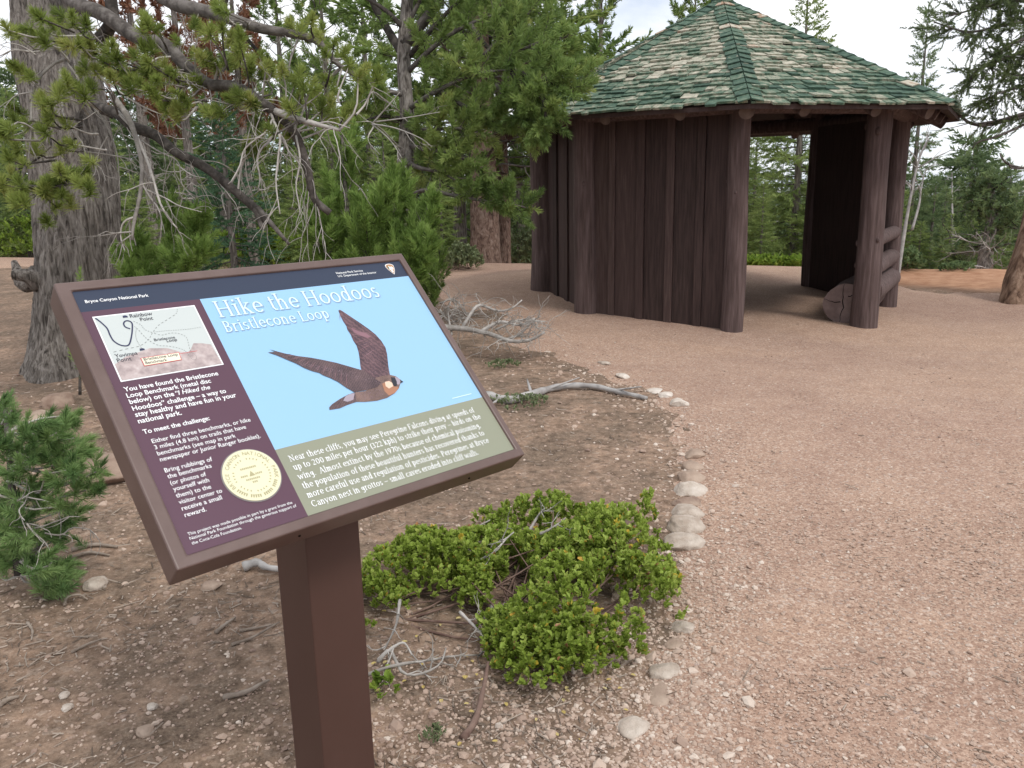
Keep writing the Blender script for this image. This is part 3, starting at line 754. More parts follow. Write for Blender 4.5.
board_wall('board_wall', 6, .06, [(.42,0),(.16,1),(.30,0),(.14,1),(.30,0),(.14,1),(.36,0)], 6)
board_wall('board_wall', 2, .02, W2, 7)
board_wall('board_wall', 4, .02, W2, 8)
board_wall('board_wall', 5, .02, W2, 9)
# plate logs round the top, and a tie beam
for k in range(8):
    a, b = corner(ANG[k], SR), corner(ANG[(k + 1) % 8], SR); mb = MB(); d = unit(b - a)
    pts = np.c_[np.linspace(a[0] - d[0] * .15, b[0] + d[0] * .15, 8), np.linspace(a[1] - d[1] * .15, b[1] + d[1] * .15, 8), np.full(8, 2.40)]
    add_tube(mb, pts, .105, 14, rough=.1, seed=60 + k); mb.obj('plate_log', POSTWOOD, shelter)
# roof planes
def roof_pt(a, r, lift=0): 
    c = corner(a, r); return np.array([c[0], c[1], ZA + (ZE - ZA) * r / RR + lift])
mb = MB()
top = [roof_pt(a, RR - .03, -.015) for a in ANG] + [np.array([0, 0, ZA - .015])]
bot = [roof_pt(a, RR - .03, -.06) for a in ANG] + [np.array([0, 0, ZA - .06])]
V = np.array(top + bot); F3 = []; F4 = []
for k in range(8):
    j = (k + 1) % 8; F3 += [[k, j, 8], [j + 9, k + 9, 17]]; F4.append([k + 9, j + 9, j, k])
mb.add(V, [np.array(F3), np.array(F4)], 0, .5)
roof = mb.obj('roof', BOARD, shelter)
# shakes, course by course
mb = MB(); NR = 28
SLOPE = math.hypot(RR * math.cos(R(22.5)), ZA - ZE)
def face_frame(k):
    a, b = roof_pt(ANG[k], RR), roof_pt(ANG[(k + 1) % 8], RR); apex = np.array([0, 0, ZA])
    m = (a + b) / 2; u = unit(b - a); w = unit(apex - m); n = np.cross(u, w)
    if n[2] < 0: n = -n
    return m, u, w, n, np.linalg.norm(b - a)
BF = np.array([[4,5,6,7],[0,1,5,4],[1,2,6,5],[3,0,4,7],[0,3,2,1]])
for k in range(8):
    m, u, w, n, side = face_frame(k)
    hw_ = lambda s: side / 2 * (1 - np.clip(s / SLOPE, 0, 1))
    ex = SLOPE / NR
    for j in range(NR):
        s0 = j * ex - .03
        x = -hw_(max(s0, 0)) - rs.uniform(0, .1)
        row_t = rs.uniform(-.08, .08)
        while x < hw_(max(s0, 0)):
            wd = rs.uniform(.08, .20); xa, xb = x + .004, x + wd - .004; x += wd
            sb = s0 + rs.normal(0, .016); st = min(s0 + ex * 1.9, SLOPE)
            h0, h1 = hw_(max(sb, 0)), hw_(st)
            A, B = np.clip([xa, xb], -h0, h0); Cc, D = np.clip([xa, xb], -h1, h1)
            if B - A < .012: continue
            lift = rs.uniform(.028, .048) + (rs.rand() < .1) * rs.uniform(.008, .022); l2 = lift + rs.normal(0, .003)
            lo = .002
            P = lambda x_, s_, h_: m + u * x_ + w * s_ + n * h_
            th = .024
            Vv = [P(A, sb, lift - th), P(B, sb, l2 - th), P(D, st, lo), P(Cc, st, lo), P(A, sb, lift), P(B, sb, l2), P(D, st, lo + .004), P(Cc, st, lo + .004)]
            # paint survives best on the courses near the eave; random elsewhere
            tt = np.clip(.47 + row_t + rs.normal(0, .12) - .13 * (s0 < .7) + .06 * (.7 < s0 < 2.3), 0, .93)
            mb.add(Vv, BF, 0, tt)
mb.obj('shakes', SHAKE, roof)
# hip caps: overlapping pairs of shakes
mb = MB()
for k in range(8):
    m0, u0, w0, n0, _ = face_frame((k - 1) % 8); m1, u1, w1, n1, _ = face_frame(k)
    e = roof_pt(ANG[k], RR); d = unit(np.array([0, 0, ZA]) - e); Lh = np.linalg.norm(np.array([0, 0, ZA]) - e)
    nc = 23; bare = set(rs.choice(nc, 2, replace=False))
    for j in range(nc):
        s0 = j * Lh / nc - .02; s1 = s0 + Lh / nc * 2
        t = rs.uniform(.05, .32) if j not in bare else rs.uniform(.8, 1.0)
        for (nn, side) in ((n0, -1), (n1, 1)):
            uu = np.cross(d, nn); uu = unit(uu)
            want = (u0 if side < 0 else u1) * side
            if uu @ want < 0: uu = -uu
            wd = .125 + rs.uniform(-.012, .012); sk = rs.uniform(-.012, .012)
            lf0, lf1 = .052 + rs.uniform(0, .012), .022
            P = lambda s_, x_, h_: e + d * s_ + uu * x_ + nn * h_
            Vv = [P(s0, -.004, lf0 - .012), P(s0 + sk, wd, lf0 - .02), P(s1, wd * .95, lf1 - .012), P(s1, -.004, lf1), P(s0, -.004, lf0), P(s0 + sk, wd, lf0 - .008), P(s1, wd * .95, lf1), P(s1, -.004, lf1 + .01)]
            mb.add(Vv, BF, 0, t)
mb.obj('hip_caps', SHAKE, roof)
mb = MB()
a = np.linspace(0, 2 * np.pi, 8, endpoint=False) + R(STH)
for r0, r1, z0, z1 in ((.14, .14, ZA - .03, ZA + .055),):
    V = np.r_[np.c_[r0 * np.sin(a), -r0 * np.cos(a), np.full(8, z0)], np.c_[r1 * np.sin(a), -r1 * np.cos(a), np.full(8, z1)], [[0, 0, z1 + .03]]]
    j = np.arange(8); mb.add(V, [np.stack([j, (j + 1) % 8, (j + 1) % 8 + 8, j + 8], -1), np.stack([j + 8, (j + 1) % 8 + 8, np.full(8, 16)], -1)], 0, .12)
mb.obj('roof_cap', SHAKE, roof)
# rafters: hip logs and pole rafters with pale ends under the eave
def rafter(p, q, r, nm='rafter'):
    mb = MB(); v, fs = tube(np.linspace(p, q, 6), r, 12)
    mb.add(v, [fs[0]], 0, .5, True); mb.add(v, [fs[1], fs[2]], 1, .5, False)
    mb.obj(nm, [POSTWOOD, RAFTEND], shelter)
for k in range(8):
    rafter(roof_pt(ANG[k], RR - .22, -.17), roof_pt(ANG[k], .15, -.17), .08, 'hip_rafter')
    m, u, w, n, side = face_frame(k)
    for f in (-.19, .17):
        x = side * f; h = np.array([0, 0, -.15])
        smax = SLOPE * (1 - abs(f) * 2) - .1
        rafter(m + u * x + w * .2 + h, m + u * x + w * smax + h, .062)
# rails of the bay on the right
a, b = corner(ANG[1], SR) + [-.085, 0], corner(ANG[2], SR) + [-.06, 0]; d = unit(b - a); nrm = np.array([d[1], -d[0]])
if nrm @ a < 0: nrm = -nrm
for z, r, o in ((.90, .085, .05), (.58, .105, .045), (.30, .14, .035)):
    mb = MB(); p0 = a + d * .10 + nrm * o; p1 = b - d * .02 + nrm * o
    pts = np.c_[np.linspace(p0[0], p1[0], 8), np.linspace(p0[1], p1[1], 8), np.full(8, z)]
    v, fs = tube(pts, r, 16, rough=.08, seed=int(z * 100)); mb.add(v, [fs[0]], 0, .7, True); mb.add(v, fs[1:], 1, .5)
    mb.obj('rail', [POSTWOOD, LOGEND], shelter)

# the bench: one thick log on the ground inside
bench = thing('log_bench', 'thick log lying as a bench inside the shelter with a cracked sawn end', 'bench', (0, 0, 0))
p0 = at(846, 300, 9.95); p0[2] = .135
dd = np.array([d[0], d[1], 0])
mb = MB(); pts = p0 + dd * np.linspace(0, 1.75, 9)[:, None]
v, fs = tube(pts, .25, 26, rough=.10, seed=5)
ctr = p0
v[:, 2] = np.minimum(v[:, 2], .165 + .235)                                # hewn flat seat
mb.add(v, [fs[0]], 0, .5, True); mb.add(v, fs[1:], 1, .5)
log = mb.obj('log', [POSTWOOD, LOGEND], bench)
mb = MB()
up = np.array([0, 0, 1.0]); sx = np.array([d[1], -d[0], 0])
rc = np.random.RandomState(4)
for ang, L, ox, oy in ((80, .26, -.03, 0), (265, .24, -.03, 0), (172, .2, -.06, .03), (20, .16, .02, .1)):
    P = [np.array([ox, oy])]
    for q in range(6): 
        aa = R(ang + rc.uniform(-22, 22)); P.append(P[-1] + np.array([math.cos(aa), math.sin(aa)]) * L / 6)
    P = np.array(P); V, F = ribbon(P, np.linspace(.006, .0012, 7))
    mb.add(p0 - dd * .004 + V[:, :1] * sx + V[:, 1:] * up, F, 0)
mb.obj('end_crack', CRACK, log)
# ================================================================= ground
def terrain(x, y):
    x = np.asarray(x, float); y = np.asarray(y, float)
    s = np.maximum(y + .35 * x - 17.5, 0)
    r = np.hypot(x, y)
    # the shelter's pad leans a little: higher at its back left, lower on the right
    m = np.clip((6.2 - np.hypot(x - 2.8, y - 11.4)) / 3.2, 0, 1); m = m * m * (3 - 2 * m)
    pad = m * np.clip(-.05 - .045 * (x - 2.5) + .03 * (y - 9.3), -.18, .16)
    return pad - np.minimum(np.minimum(.09 * s ** 1.25, 4 + .06 * s) + np.clip((r - 150) * .05, 0, 160), 190)

def ground_noise(x, y):
    p = np.stack([x, y, 0 * x], -1)
    fade = np.clip(1.5 - np.hypot(x, y) / 25, 0, 1)
    return ((fbm(p * 1.1, 3, 1) - .5) * .07 + (fbm(p * 6, 3, 2) - .5) * .028) * fade

PATH_POLY = np.array([(.05,.6),(.22,1.6),(.36,2.2),(.50,2.5),(.62,2.8),(.77,3.5),(.875,3.95),(1.09,4.88),(1.17,5.7),(.96,6.3),(.66,7.1),(.40,8.2),(.10,9.2),(-.45,10.2),(-1.1,11.3),(-1.7,12.6),(-2.6,13.7),(-5.2,16.3),(-9,18.6),(-20,22.5),
                      (-22,29.5),(-12,25.5),(-5,20.5),(-1.2,18.7),(.5,18.4),(3,18.0),(5.2,16.6),(6.0,13.9),(6.9,12.4),(9,11.7),(16,11.0),(16,.6)])
def poly_sd(x, y, P):
    """signed distance to a polygon, positive inside"""
    x = np.asarray(x, float); y = np.asarray(y, float)
    d = np.full(x.shape, 1e9); ins = np.zeros(x.shape, bool)
    for i in range(len(P)):
        a, b = P[i], P[(i + 1) % len(P)]
        e = b - a; t = np.clip(((x - a[0]) * e[0] + (y - a[1]) * e[1]) / (e @ e), 0, 1)
        d = np.minimum(d, np.hypot(x - a[0] - t * e[0], y - a[1] - t * e[1]))
        c = ((a[1] > y) != (b[1] > y)) & (x < (b[0] - a[0]) * (y - a[1]) / (b[1] - a[1] + 1e-12) + a[0])
        ins ^= c
    return np.where(ins, d, -d)
def path_sd(x, y):
    p = np.stack([x, y, 0 * x], -1)
    r = np.clip(np.hypot(x, y) / 6, .35, 2.5)
    return poly_sd(x, y, PATH_POLY) + ((fbm(p * 1.7, 3, 5) - .5) * .5 + (fbm(p * 7, 3, 6) - .5) * .16) * r
def ground_z(x, y):
    """top surface, whichever sheet is uppermost"""
    sd = path_sd(x, y)
    base = terrain(x, y)
    return np.maximum(base + ground_noise(x, y) * np.clip(1 - sd * 2, .15, 1) - np.clip(sd * .2, 0, .06), base + np.where(sd > -.06, np.clip(sd * .12, -.05, .012), -1))

def polar(angles, rings):
    A, Q = np.meshgrid(np.radians(angles), rings)
    x, y = Q * np.sin(A), Q * np.cos(A)
    n, m = A.shape; i = np.arange(n - 1)[:, None] * m; j = np.arange(m - 1)[None]
    return x, y, np.stack([i + j, i + j + 1, i + m + j + 1, i + m + j], -1).reshape(-1, 4)
# one sheet out to the horizon: fine where the picture looks, coarse behind the eye
ang = np.r_[np.linspace(-180, -52, 40)[:-1], np.linspace(-52, 52, 520), np.linspace(52, 180, 40)[1:]]
rings = np.r_[.02, np.geomspace(.5, 30, 330), np.geomspace(31, 9000, 90)]
x, y, F = polar(ang, rings)
sd = path_sd(x, y)
z = terrain(x, y) + ground_noise(x, y) * np.clip(1 - sd * 2, .15, 1) - np.clip(sd * .2, 0, .06)
mb = MB(); mb.add(np.stack([x, y, z], -1), F[:, ::-1], 0, .5, True)
tag(mb.obj('ground', GROUND), kind='structure')
x, y, F = polar(np.linspace(-58, 58, 560), np.geomspace(.7, 31, 330))
sd = path_sd(x, y)
pz = np.stack([x, y, 0 * x], -1)
z = terrain(x, y) + np.clip(sd * .12, -.05, .012) + (fbm(pz * 2.2, 3, 9) - .5) * .012 * np.clip(sd * 3, 0, 1)
keep = (sd.ravel()[F] > -.12).any(1)
mb = MB(); mb.add(np.stack([x, y, z], -1), F[keep][:, ::-1], 0, .5, True)
tag(mb.obj('gravel_path', PATH), kind='structure')

# far ranges across the valley
mb = MB()
for dist, h, seed in ((5200, 78, 1), (7600, 150, 5)):
    n = 160; a = np.radians(np.linspace(-70, 70, n))
    prof = h * (.55 + .9 * fbm(np.stack([a * 9, 0 * a + seed, 0 * a], -1), 4, seed)) - 215
    V = []
    for t, dd_ in ((0, -900), (.6, -420), (1, 0), (.5, 700)):
        V.append(np.c_[np.sin(a) * (dist + dd_), np.cos(a) * (dist + dd_), -260 + (prof + 260) * t])
    V = np.stack(V).reshape(-1, 3); i = np.arange(3)[:, None] * n; j = np.arange(n - 1)[None]
    mb.add(V, np.stack([i + j, i + j + 1, i + n + j + 1, i + n + j], -1).reshape(-1, 4), 0, .5, True)
HILL = mat_noise('far_hills', [(.35, (.10,.12,.09)), (.6, (.26,.20,.15))], .002, (1,1,1), rough=1)
tag(mb.obj('hills', HILL), kind='structure')

# ---------------------------------------------------------------- pebbles
rg = np.random.RandomState(11)
def pebble_tmpl(seed):
    v, f = ICO0; r = np.random.RandomState(seed)
    v = v * (1 + r.uniform(-.3, .25, (len(v), 1))) * np.array([1, r.uniform(.6, .95), r.uniform(.35, .6)])
    return v, f, r.rand(len(f)) * .3 + .35
PTM = [pebble_tmpl(k) for k in range(7)]
def sample_view(n, y0, y1, rng):
    """random ground points, as many per picture area near as far (so more per square metre close by)"""
    px = rng.uniform(-40, 1064, n); py = rng.uniform(y0, y1, n)
    d = np.stack([ray(a, b) for a, b in zip(px, py)]); t = -EYE / d[:, 2]
    return d[:, 0] * t, d[:, 1] * t
mbp = MB(); mbd = MB()
N = 95000
x, y = sample_view(N, 330, 800, rg)
sd = path_sd(x, y)
clump = fbm(np.stack([x * 2.3, y * 2.3, 0 * x], -1), 3, 21)
edge = np.exp(-(sd / .28) ** 2)
onp = sd > 0
keep = np.where(onp, rg.rand(N) < .38 + .6 * edge + .9 * (clump - .45), rg.rand(N) < .06 + .52 * edge + 1.1 * np.clip(clump - .52, 0, 1) + .30 * np.clip((2.75 - y) / .3, 0, 1) * np.clip((x + 1.0) / .4, .15, 1))
size = np.exp(rg.normal(math.log(.0048), .48, N)) * np.where(onp & (edge < .3), .8, 1.1)
size = np.clip(size * np.where(onp, 1, np.clip(np.hypot(x, y) / 3.2, 1, 1.8)), .0022, .03)
gz = ground_z(x, y)
tint = np.clip(rg.beta(2.1, 2.3, N) + .16 * edge - .04 + .06 * ~onp, 0, .96)
tint = np.where(onp, np.clip(np.maximum(tint * 1.12, .2 + .12 * rg.rand(N)), 0, .96), tint); tint[rg.rand(N) < .015] = 1.0
idx = np.where(keep)[0]
for q, T in enumerate(PTM):
    s = idx[q::7]
    yaw = rg.rand(len(s)) * 6.283; tl = rg.normal(0, .25, (len(s), 2))
    zdir = unit(np.c_[tl, np.ones(len(s))]); xd = unit(np.cross(np.c_[np.cos(yaw), np.sin(yaw), 0 * yaw], zdir)); yd = np.cross(zdir, xd)
    M = np.stack([xd, yd, zdir], -1)
    P = np.c_[x[s], y[s], gz[s] + size[s] * .12]
    for mbx, sel in ((mbp, sd[s] > 0), (mbd, sd[s] <= 0)):
        scatter(mbx, T, P[sel], zdir[sel], size[s][sel], rg, 0, tint[s][sel], M[sel])
tag(mbp.obj('gravel', PEBBLE), 'small pink and tan gravel strewn over the path', 'gravel', kind='stuff')
tag(mbd.obj('pebbles', PEBBLE), 'small pale stones scattered over the bare dirt', 'pebbles', kind='stuff')

# ---------------------------------------------------------------- edging stones and loose rocks
def put_rock(name, px, py, w, asp, h, seed, label, cat='stone', group=None, mat=STONE, sink=.45, rz=0.0, sub=3, zadd=0):
    g = on_ground(px, py); sc = math.hypot(g[0], g[1]) * 1.02 / FPX
    d = np.array([w * sc, w * sc * asp, h * w * sc])
    v, f = rock(d * np.array([1.12, 1.3, 1.1]), seed, sub, .38)
    mb = MB(); mb.add(v, f, 0, np.random.RandomState(seed).rand(), True)
    o = mb.obj(name, mat)
    o.location = (g[0], g[1], float(ground_z(g[:1], g[1:2])[0]) + d[2] * (.5 - sink) + zadd); o.rotation_euler = (0, 0, rz)
    return tag(o, label, cat, group)
GE = 'stones edging the gravel path'
for q, (px, py, w, asp, h, mt, lab) in enumerate([
    (694,456,20,1.0,.55,STONE_TAN,'small tan edging stone at the far end of the tight row beside the gravel'),
    (693,467,24,.95,.5,STONE_TAN,'low tan edging stone, second from the far end of the tight row'),
    (691,479,26,.95,.6,STONE_TAN,'rounded tan edging stone, third from the far end of the tight row'),
    (690,491,31,.75,.6,STONE,'pale rounded edging stone, the farthest whitish one in the tight row'),
    (689,503,31,.6,.4,STONE_TAN,'flat tan slab between two whitish stones in the upper half of the tight row'),
    (688,514,34,.75,.6,STONE,'whitish loaf-shaped edging stone in the middle of the tight row'),
    (687,529,36,.8,.6,STONE,'broad whitish edging stone, second from the near end of the tight row'),
    (685,546,37,.8,.5,STONE,'pale edging stone at the near end of the tight row, next to a yellow-tipped sprig'),
    (684,630,26,.8,.6,STONE,'round grey-white stone against the right side of the green shrub'),
    (676,646,20,.9,.4,STONE_TAN,'small pinkish stone half under the right side of the green shrub'),
    (663,674,34,.75,.6,STONE,'grey-white stone at the lower right corner of the green shrub'),
    (660,697,22,1.9,.35,STONE_TAN,'flat upright tan slab between the last two whitish stones near the viewer'),
    (636,729,38,.8,.5,STONE,'broad whitish stone nearest the viewer at the end of the path edging')]):
    put_rock('edging_stone', px, py, w, asp, h, 100 + q, lab, 'stone', GE, mt, .5 if q < 8 else .6, rz=random.uniform(-.15, .15))
for q, (px, py, w, asp, h, mt, lab) in enumerate([
    (678,405,17,1.1,.5,STONE,'pale stone, nearest of the loose ones by the tip of the grey fallen branch'),
    (666,396,14,1.0,.4,STONE,'small white stone between the branch tip and its larger pale neighbour'),
    (655,390,14,1.6,.3,STONE,'thin flat pale stone just right of the tip of the grey branch'),
    (622,376,12,1.2,.4,STONE,'small pale stone on the gravel edge above the curved branch'),
    (604,363,11,1.2,.4,STONE,'tiny pale stone at the gravel edge farther back than the curved branch')]):
    put_rock('loose_stone', px, py, w, asp, h, 140 + q, lab, 'stone', 'loose stones at the gravel edge', mt, .35, rz=random.uniform(-.4, .4))
for q, (px, py, w, asp, h, mt, lab) in enumerate([
    (60,405,26,.9,.6,STONE_TAN,'pinkish grey rock on the dirt below the big trunk, left of the sign'),
    (40,423,26,.9,.5,STONE_TAN,'reddish flat rock just above the young pine at left'),
    (110,480,52,.8,.5,STONE_TAN,'large tan rock half hidden between the young pine and the sign frame'),
    (97,587,21,.8,.6,STONE,'pale rounded rock on the dirt left of the sign\'s lower corner'),
    (211,590,22,.8,.35,STONE_TAN,'flat brown rock just below the sign\'s bottom edge'),
    (146,735,16,.9,.6,STONE_TAN,'greyish pink rock on the bare dirt near the bottom left'),
    (64,698,9,.9,.6,STONE,'small white stone, upper of two on the dirt at lower left'),
    (68,710,10,.9,.6,STONE,'small white stone, lower of two on the dirt at lower left'),
    (152,708,12,.7,.5,STONE,'cream flat stone in the middle of the bare dirt at lower left'),
    (225,205,14,.8,.9,STONE,'whitish boulder under the dark fir behind the bare branches')][:9]):
    put_rock('rock', px, py, w, asp, h, 170 + q, lab, 'rock', None, mt, .3, rz=random.uniform(-.5, .5))

# ---------------------------------------------------------------- sticks, litter, fallen branches
def stick(name, pts, r, label, cat='stick', mat=STICK, group=None, n=14, tips=0, seed=0):
    """pts: photo positions on the ground plus a small height"""
    P = []
    for px, py, h in pts:
        g = on_ground(px, py); P.append((g[0], g[1], float(ground_z(g[:1], g[1:2])[0]) + h))
    P = smooth_curve(P, n); L = P[0].copy()
    mb = MB(); rad = np.linspace(r, r * .45, n) * (1 + .12 * np.sin(np.arange(n) * 1.9))
    add_tube(mb, P - L, rad, 9, rough=.15, seed=seed)
    rr_ = np.random.RandomState(seed)
    for k in range(tips):
        i = rr_.randint(2, n - 1); d = unit(P[i] - P[i - 1]) + rr_.normal(0, .5, 3); d[2] = abs(d[2]) * .5 + .1
        q = P[i] - L; add_tube(mb, [q, q + unit(d) * r * 6 * rr_.rand(), q + unit(d) * r * 8], [r * .4, r * .3, r * .12], 5)
    o = mb.obj(name, mat); o.location = L
    return tag(o, label, cat, group)
stick('fallen_branch', [(486,401,.03),(510,405,.03),(535,399,.03),(560,392,.035),(590,391,.035),(620,396,.03),(647,400,.02)], .036, 'long curved grey fallen branch lying from the sign to the gravel', 'branch', DEADWOOD, n=30, tips=4, seed=3)
stick('driftwood_piece', [(244,576,.02),(258,574,.035),(268,577,.03),(290,578,.02)], .022, 'grey weathered piece of wood behind the sign post', 'wood', DEADWOOD, seed=5)
stick('stick', [(463,744,.005),(476,728,.02),(484,708,.06),(489,690,.10)], .012, 'dark crooked stick leaning out from under the green shrub', mat=STEM, seed=6)
GS = 'dry sticks lying on the dirt'
for q, (pts, r, lab) in enumerate([
    ([(224,700,.006),(246,699,.012),(262,692,.014),(270,688,.012)], .010, 'brown forked stick beside the foot of the sign post'),
    ([(216,636,.008),(226,629,.010),(236,622,.010)], .008, 'short brown stick left of the sign post'),
    ([(232,650,.006),(252,644,.01),(270,633,.01),(280,628,.01)], .006, 'thin grey stick running behind the sign post, lower of two'),
    ([(240,634,.006),(258,632,.008),(276,629,.008)], .006, 'thin grey stick running behind the sign post, upper of two'),
    ([(72,657,.004),(90,650,.01),(102,645,.008)], .006, 'thin pale stick on the dirt in the lower left'),
    ([(0,712,.006),(10,706,.01),(20,702,.008)], .010, 'pale stick at the left edge of the picture near the bottom'),
    ([(65,608,.008),(68,603,.02),(80,600,.02),(88,602,.008)], .006, 'small hooked stick on the dirt below the young pine'),
    ([(28,625,.006),(33,634,.012),(32,643,.008)], .006, 'small upright curved twig on the dirt at lower left'),
    ([(70,560,.008),(90,556,.012),(110,560,.01)], .010, 'brown stick just right of the young pine, lower of two'),
    ([(72,552,.008),(95,549,.012),(118,551,.01)], .012, 'brown stick just right of the young pine, upper of two')]):
    stick('stick', pts, r, lab, group=GS, seed=20 + q)
# fine litter of needles and twigs
mb = MB(); n = 9000
x, y = sample_view(n, 300, 780, rg); sd = path_sd(x, y)
lit = fbm(np.stack([x * 1.6, y * 1.6, 0 * x + 4], -1), 4, 31)
k = np.where(sd < -.05, rg.rand(n) < np.clip((lit - .38) * 4, .04, 1), rg.rand(n) < .035); x, y = x[k], y[k]; n = len(x)
a = rg.rand(n) * 6.283; L = np.exp(rg.normal(math.log(.028), .55, n)); L = np.clip(L, .012, .14); w = rg.uniform(.0007, .0019, n) * (1 + np.hypot(x, y) / 9)
z0 = ground_z(x, y) + .004; dz = rg.uniform(-.1, .22, n) * L
dx, dy = np.cos(a) * L / 2, np.sin(a) * L / 2; qx, qy = -np.sin(a) * w, np.cos(a) * w
V = np.stack([np.c_[x - dx - qx, y - dy - qy, z0], np.c_[x - dx + qx, y - dy + qy, z0], np.c_[x + dx + qx, y + dy + qy, z0 + dz], np.c_[x + dx - qx, y + dy - qy, z0 + dz],
              np.c_[x - dx, y - dy, z0 + w * 1.5], np.c_[x + dx, y + dy, z0 + dz + w * 1.5]], 1).reshape(-1, 3)
i = np.arange(n)[:, None] * 6
t = np.repeat(rg.rand(n), 2)
mb.add(V, np.concatenate([i + np.array([[0, 3, 5, 4]]), i + np.array([[4, 5, 2, 1]])], 1).reshape(-1, 4), 0, t)
tag(mb.obj('twig_litter', STICK), 'fine twigs and dead needles littering the dirt', 'litter', kind='stuff')
# fallen yellow leaves around the shrub
mb = MB(); 
def oval(n=8, fold=.25):
    a = np.linspace(0, 2 * np.pi, n, endpoint=False)
    x, y = np.cos(a) * .5 * (1 - .12 * np.sin(a)), np.sin(a) * .8
    V = np.c_[x, y + .8, np.abs(x) * fold * 2]; V = np.r_[V, [[0, .8, 0]]]
    j = np.arange(n); return V, np.stack([j, (j + 1) % n, np.full(n, n)], -1), np.full(n, .5)
OV = oval(8)
pts = []
for q in range(80):
    px, py = rg.uniform(372, 640), rg.normal(650, 55)
    if not (500 < py < 760): continue
    g = on_ground(px, py); pts.append((g[0], g[1], float(ground_z(g[:1], g[1:2])[0]) + .010))
pts = np.array(pts)
dirs = unit(np.c_[rg.normal(0, 1, (len(pts), 2)), rg.normal(0, .1, len(pts))]); side = unit(np.cross(dirs, [0, 0, 1])); upv = np.cross(side, dirs)
scatter(mb, OV, pts, dirs, rg.uniform(.009, .014, len(pts)), rg, 0, None, np.stack([side, dirs, upv], -1))
tag(mb.obj('fallen_leaves', LEAF_YELLOW), 'small yellow fallen leaves scattered under the green shrub', 'leaves', kind='stuff')
# ================================================================= foliage templates
def needle_tuft(seed, n, axis, nl, w, a0=25, a1=75, tip=.35):
    """a shoot: needles spread round a short axis along +z"""
    r = np.random.RandomState(seed)
    t = r.rand(n) ** .8; z = t * axis
    ang = np.radians(a1 + (a0 - a1) * t + r.normal(0, 9, n)); az = r.rand(n) * 6.283
    d = np.c_[np.sin(ang) * np.cos(az), np.sin(ang) * np.sin(az), np.cos(ang)]
    L = nl * r.uniform(.75, 1.15, n)
    base = np.c_[0 * z, 0 * z, z]
    s = unit(np.cross(d, unit(r.normal(size=(n, 3))))) * w / 2
    V = np.stack([base - s * .8, base + s * .8, base + d * L[:, None] * .6 + s, base + d * L[:, None] * .6 - s, base + d * L[:, None]], 1).reshape(-1, 3)
    i = np.arange(n)[:, None] * 5
    F = np.concatenate([i + np.array([[0, 1, 2]]), i + np.array([[0, 2, 3]]), i + np.array([[3, 2, 4]])], 1).reshape(-1, 3)
    return V, F, np.repeat(r.rand(n), 3)
def spray(seed, n, axis, nl, w, flat=.35):
    """a flat fir twig: short needles in two rows along +z with a few on top"""
    r = np.random.RandomState(seed)
    z = r.rand(n) * axis; az = np.where(r.rand(n) < .5, 0, np.pi) + r.normal(0, flat, n)
    ang = np.radians(r.uniform(38, 70, n) * (1 - .45 * z / axis))
    d = np.c_[np.sin(ang) * np.cos(az), np.sin(ang) * np.sin(az), np.cos(ang)]
    L = nl * r.uniform(.7, 1.15, n) * (1.1 - .45 * z / axis)
    base = np.c_[0 * z, 0 * z, z]
    s = unit(np.cross(d, unit(r.normal(size=(n, 3)) * [.4, 1, .4]))) * w / 2
    V = np.stack([base - s, base + s, base + d * L[:, None]], 1).reshape(-1, 3)
    i = np.arange(n)[:, None] * 3
    return V, i + np.array([[0, 1, 2]]), r.rand(n)

TUFT_NEAR = [needle_tuft(k, 190, .06, .078, .0044, 8, 105) for k in range(3)]
TUFT_MID = [needle_tuft(k + 10, 62, .11, .07, .0065, 14, 88) for k in range(3)]
TUFT_FAR = [needle_tuft(k + 20, 26, .19, .12, .020, 12, 85) for k in range(3)]
SPRAY_MID = [spray(k + 30, 60, .24, .046, .011) for k in range(3)]
SPRAY_FAR = [spray(k + 40, 26, .34, .11, .027) for k in range(3)]

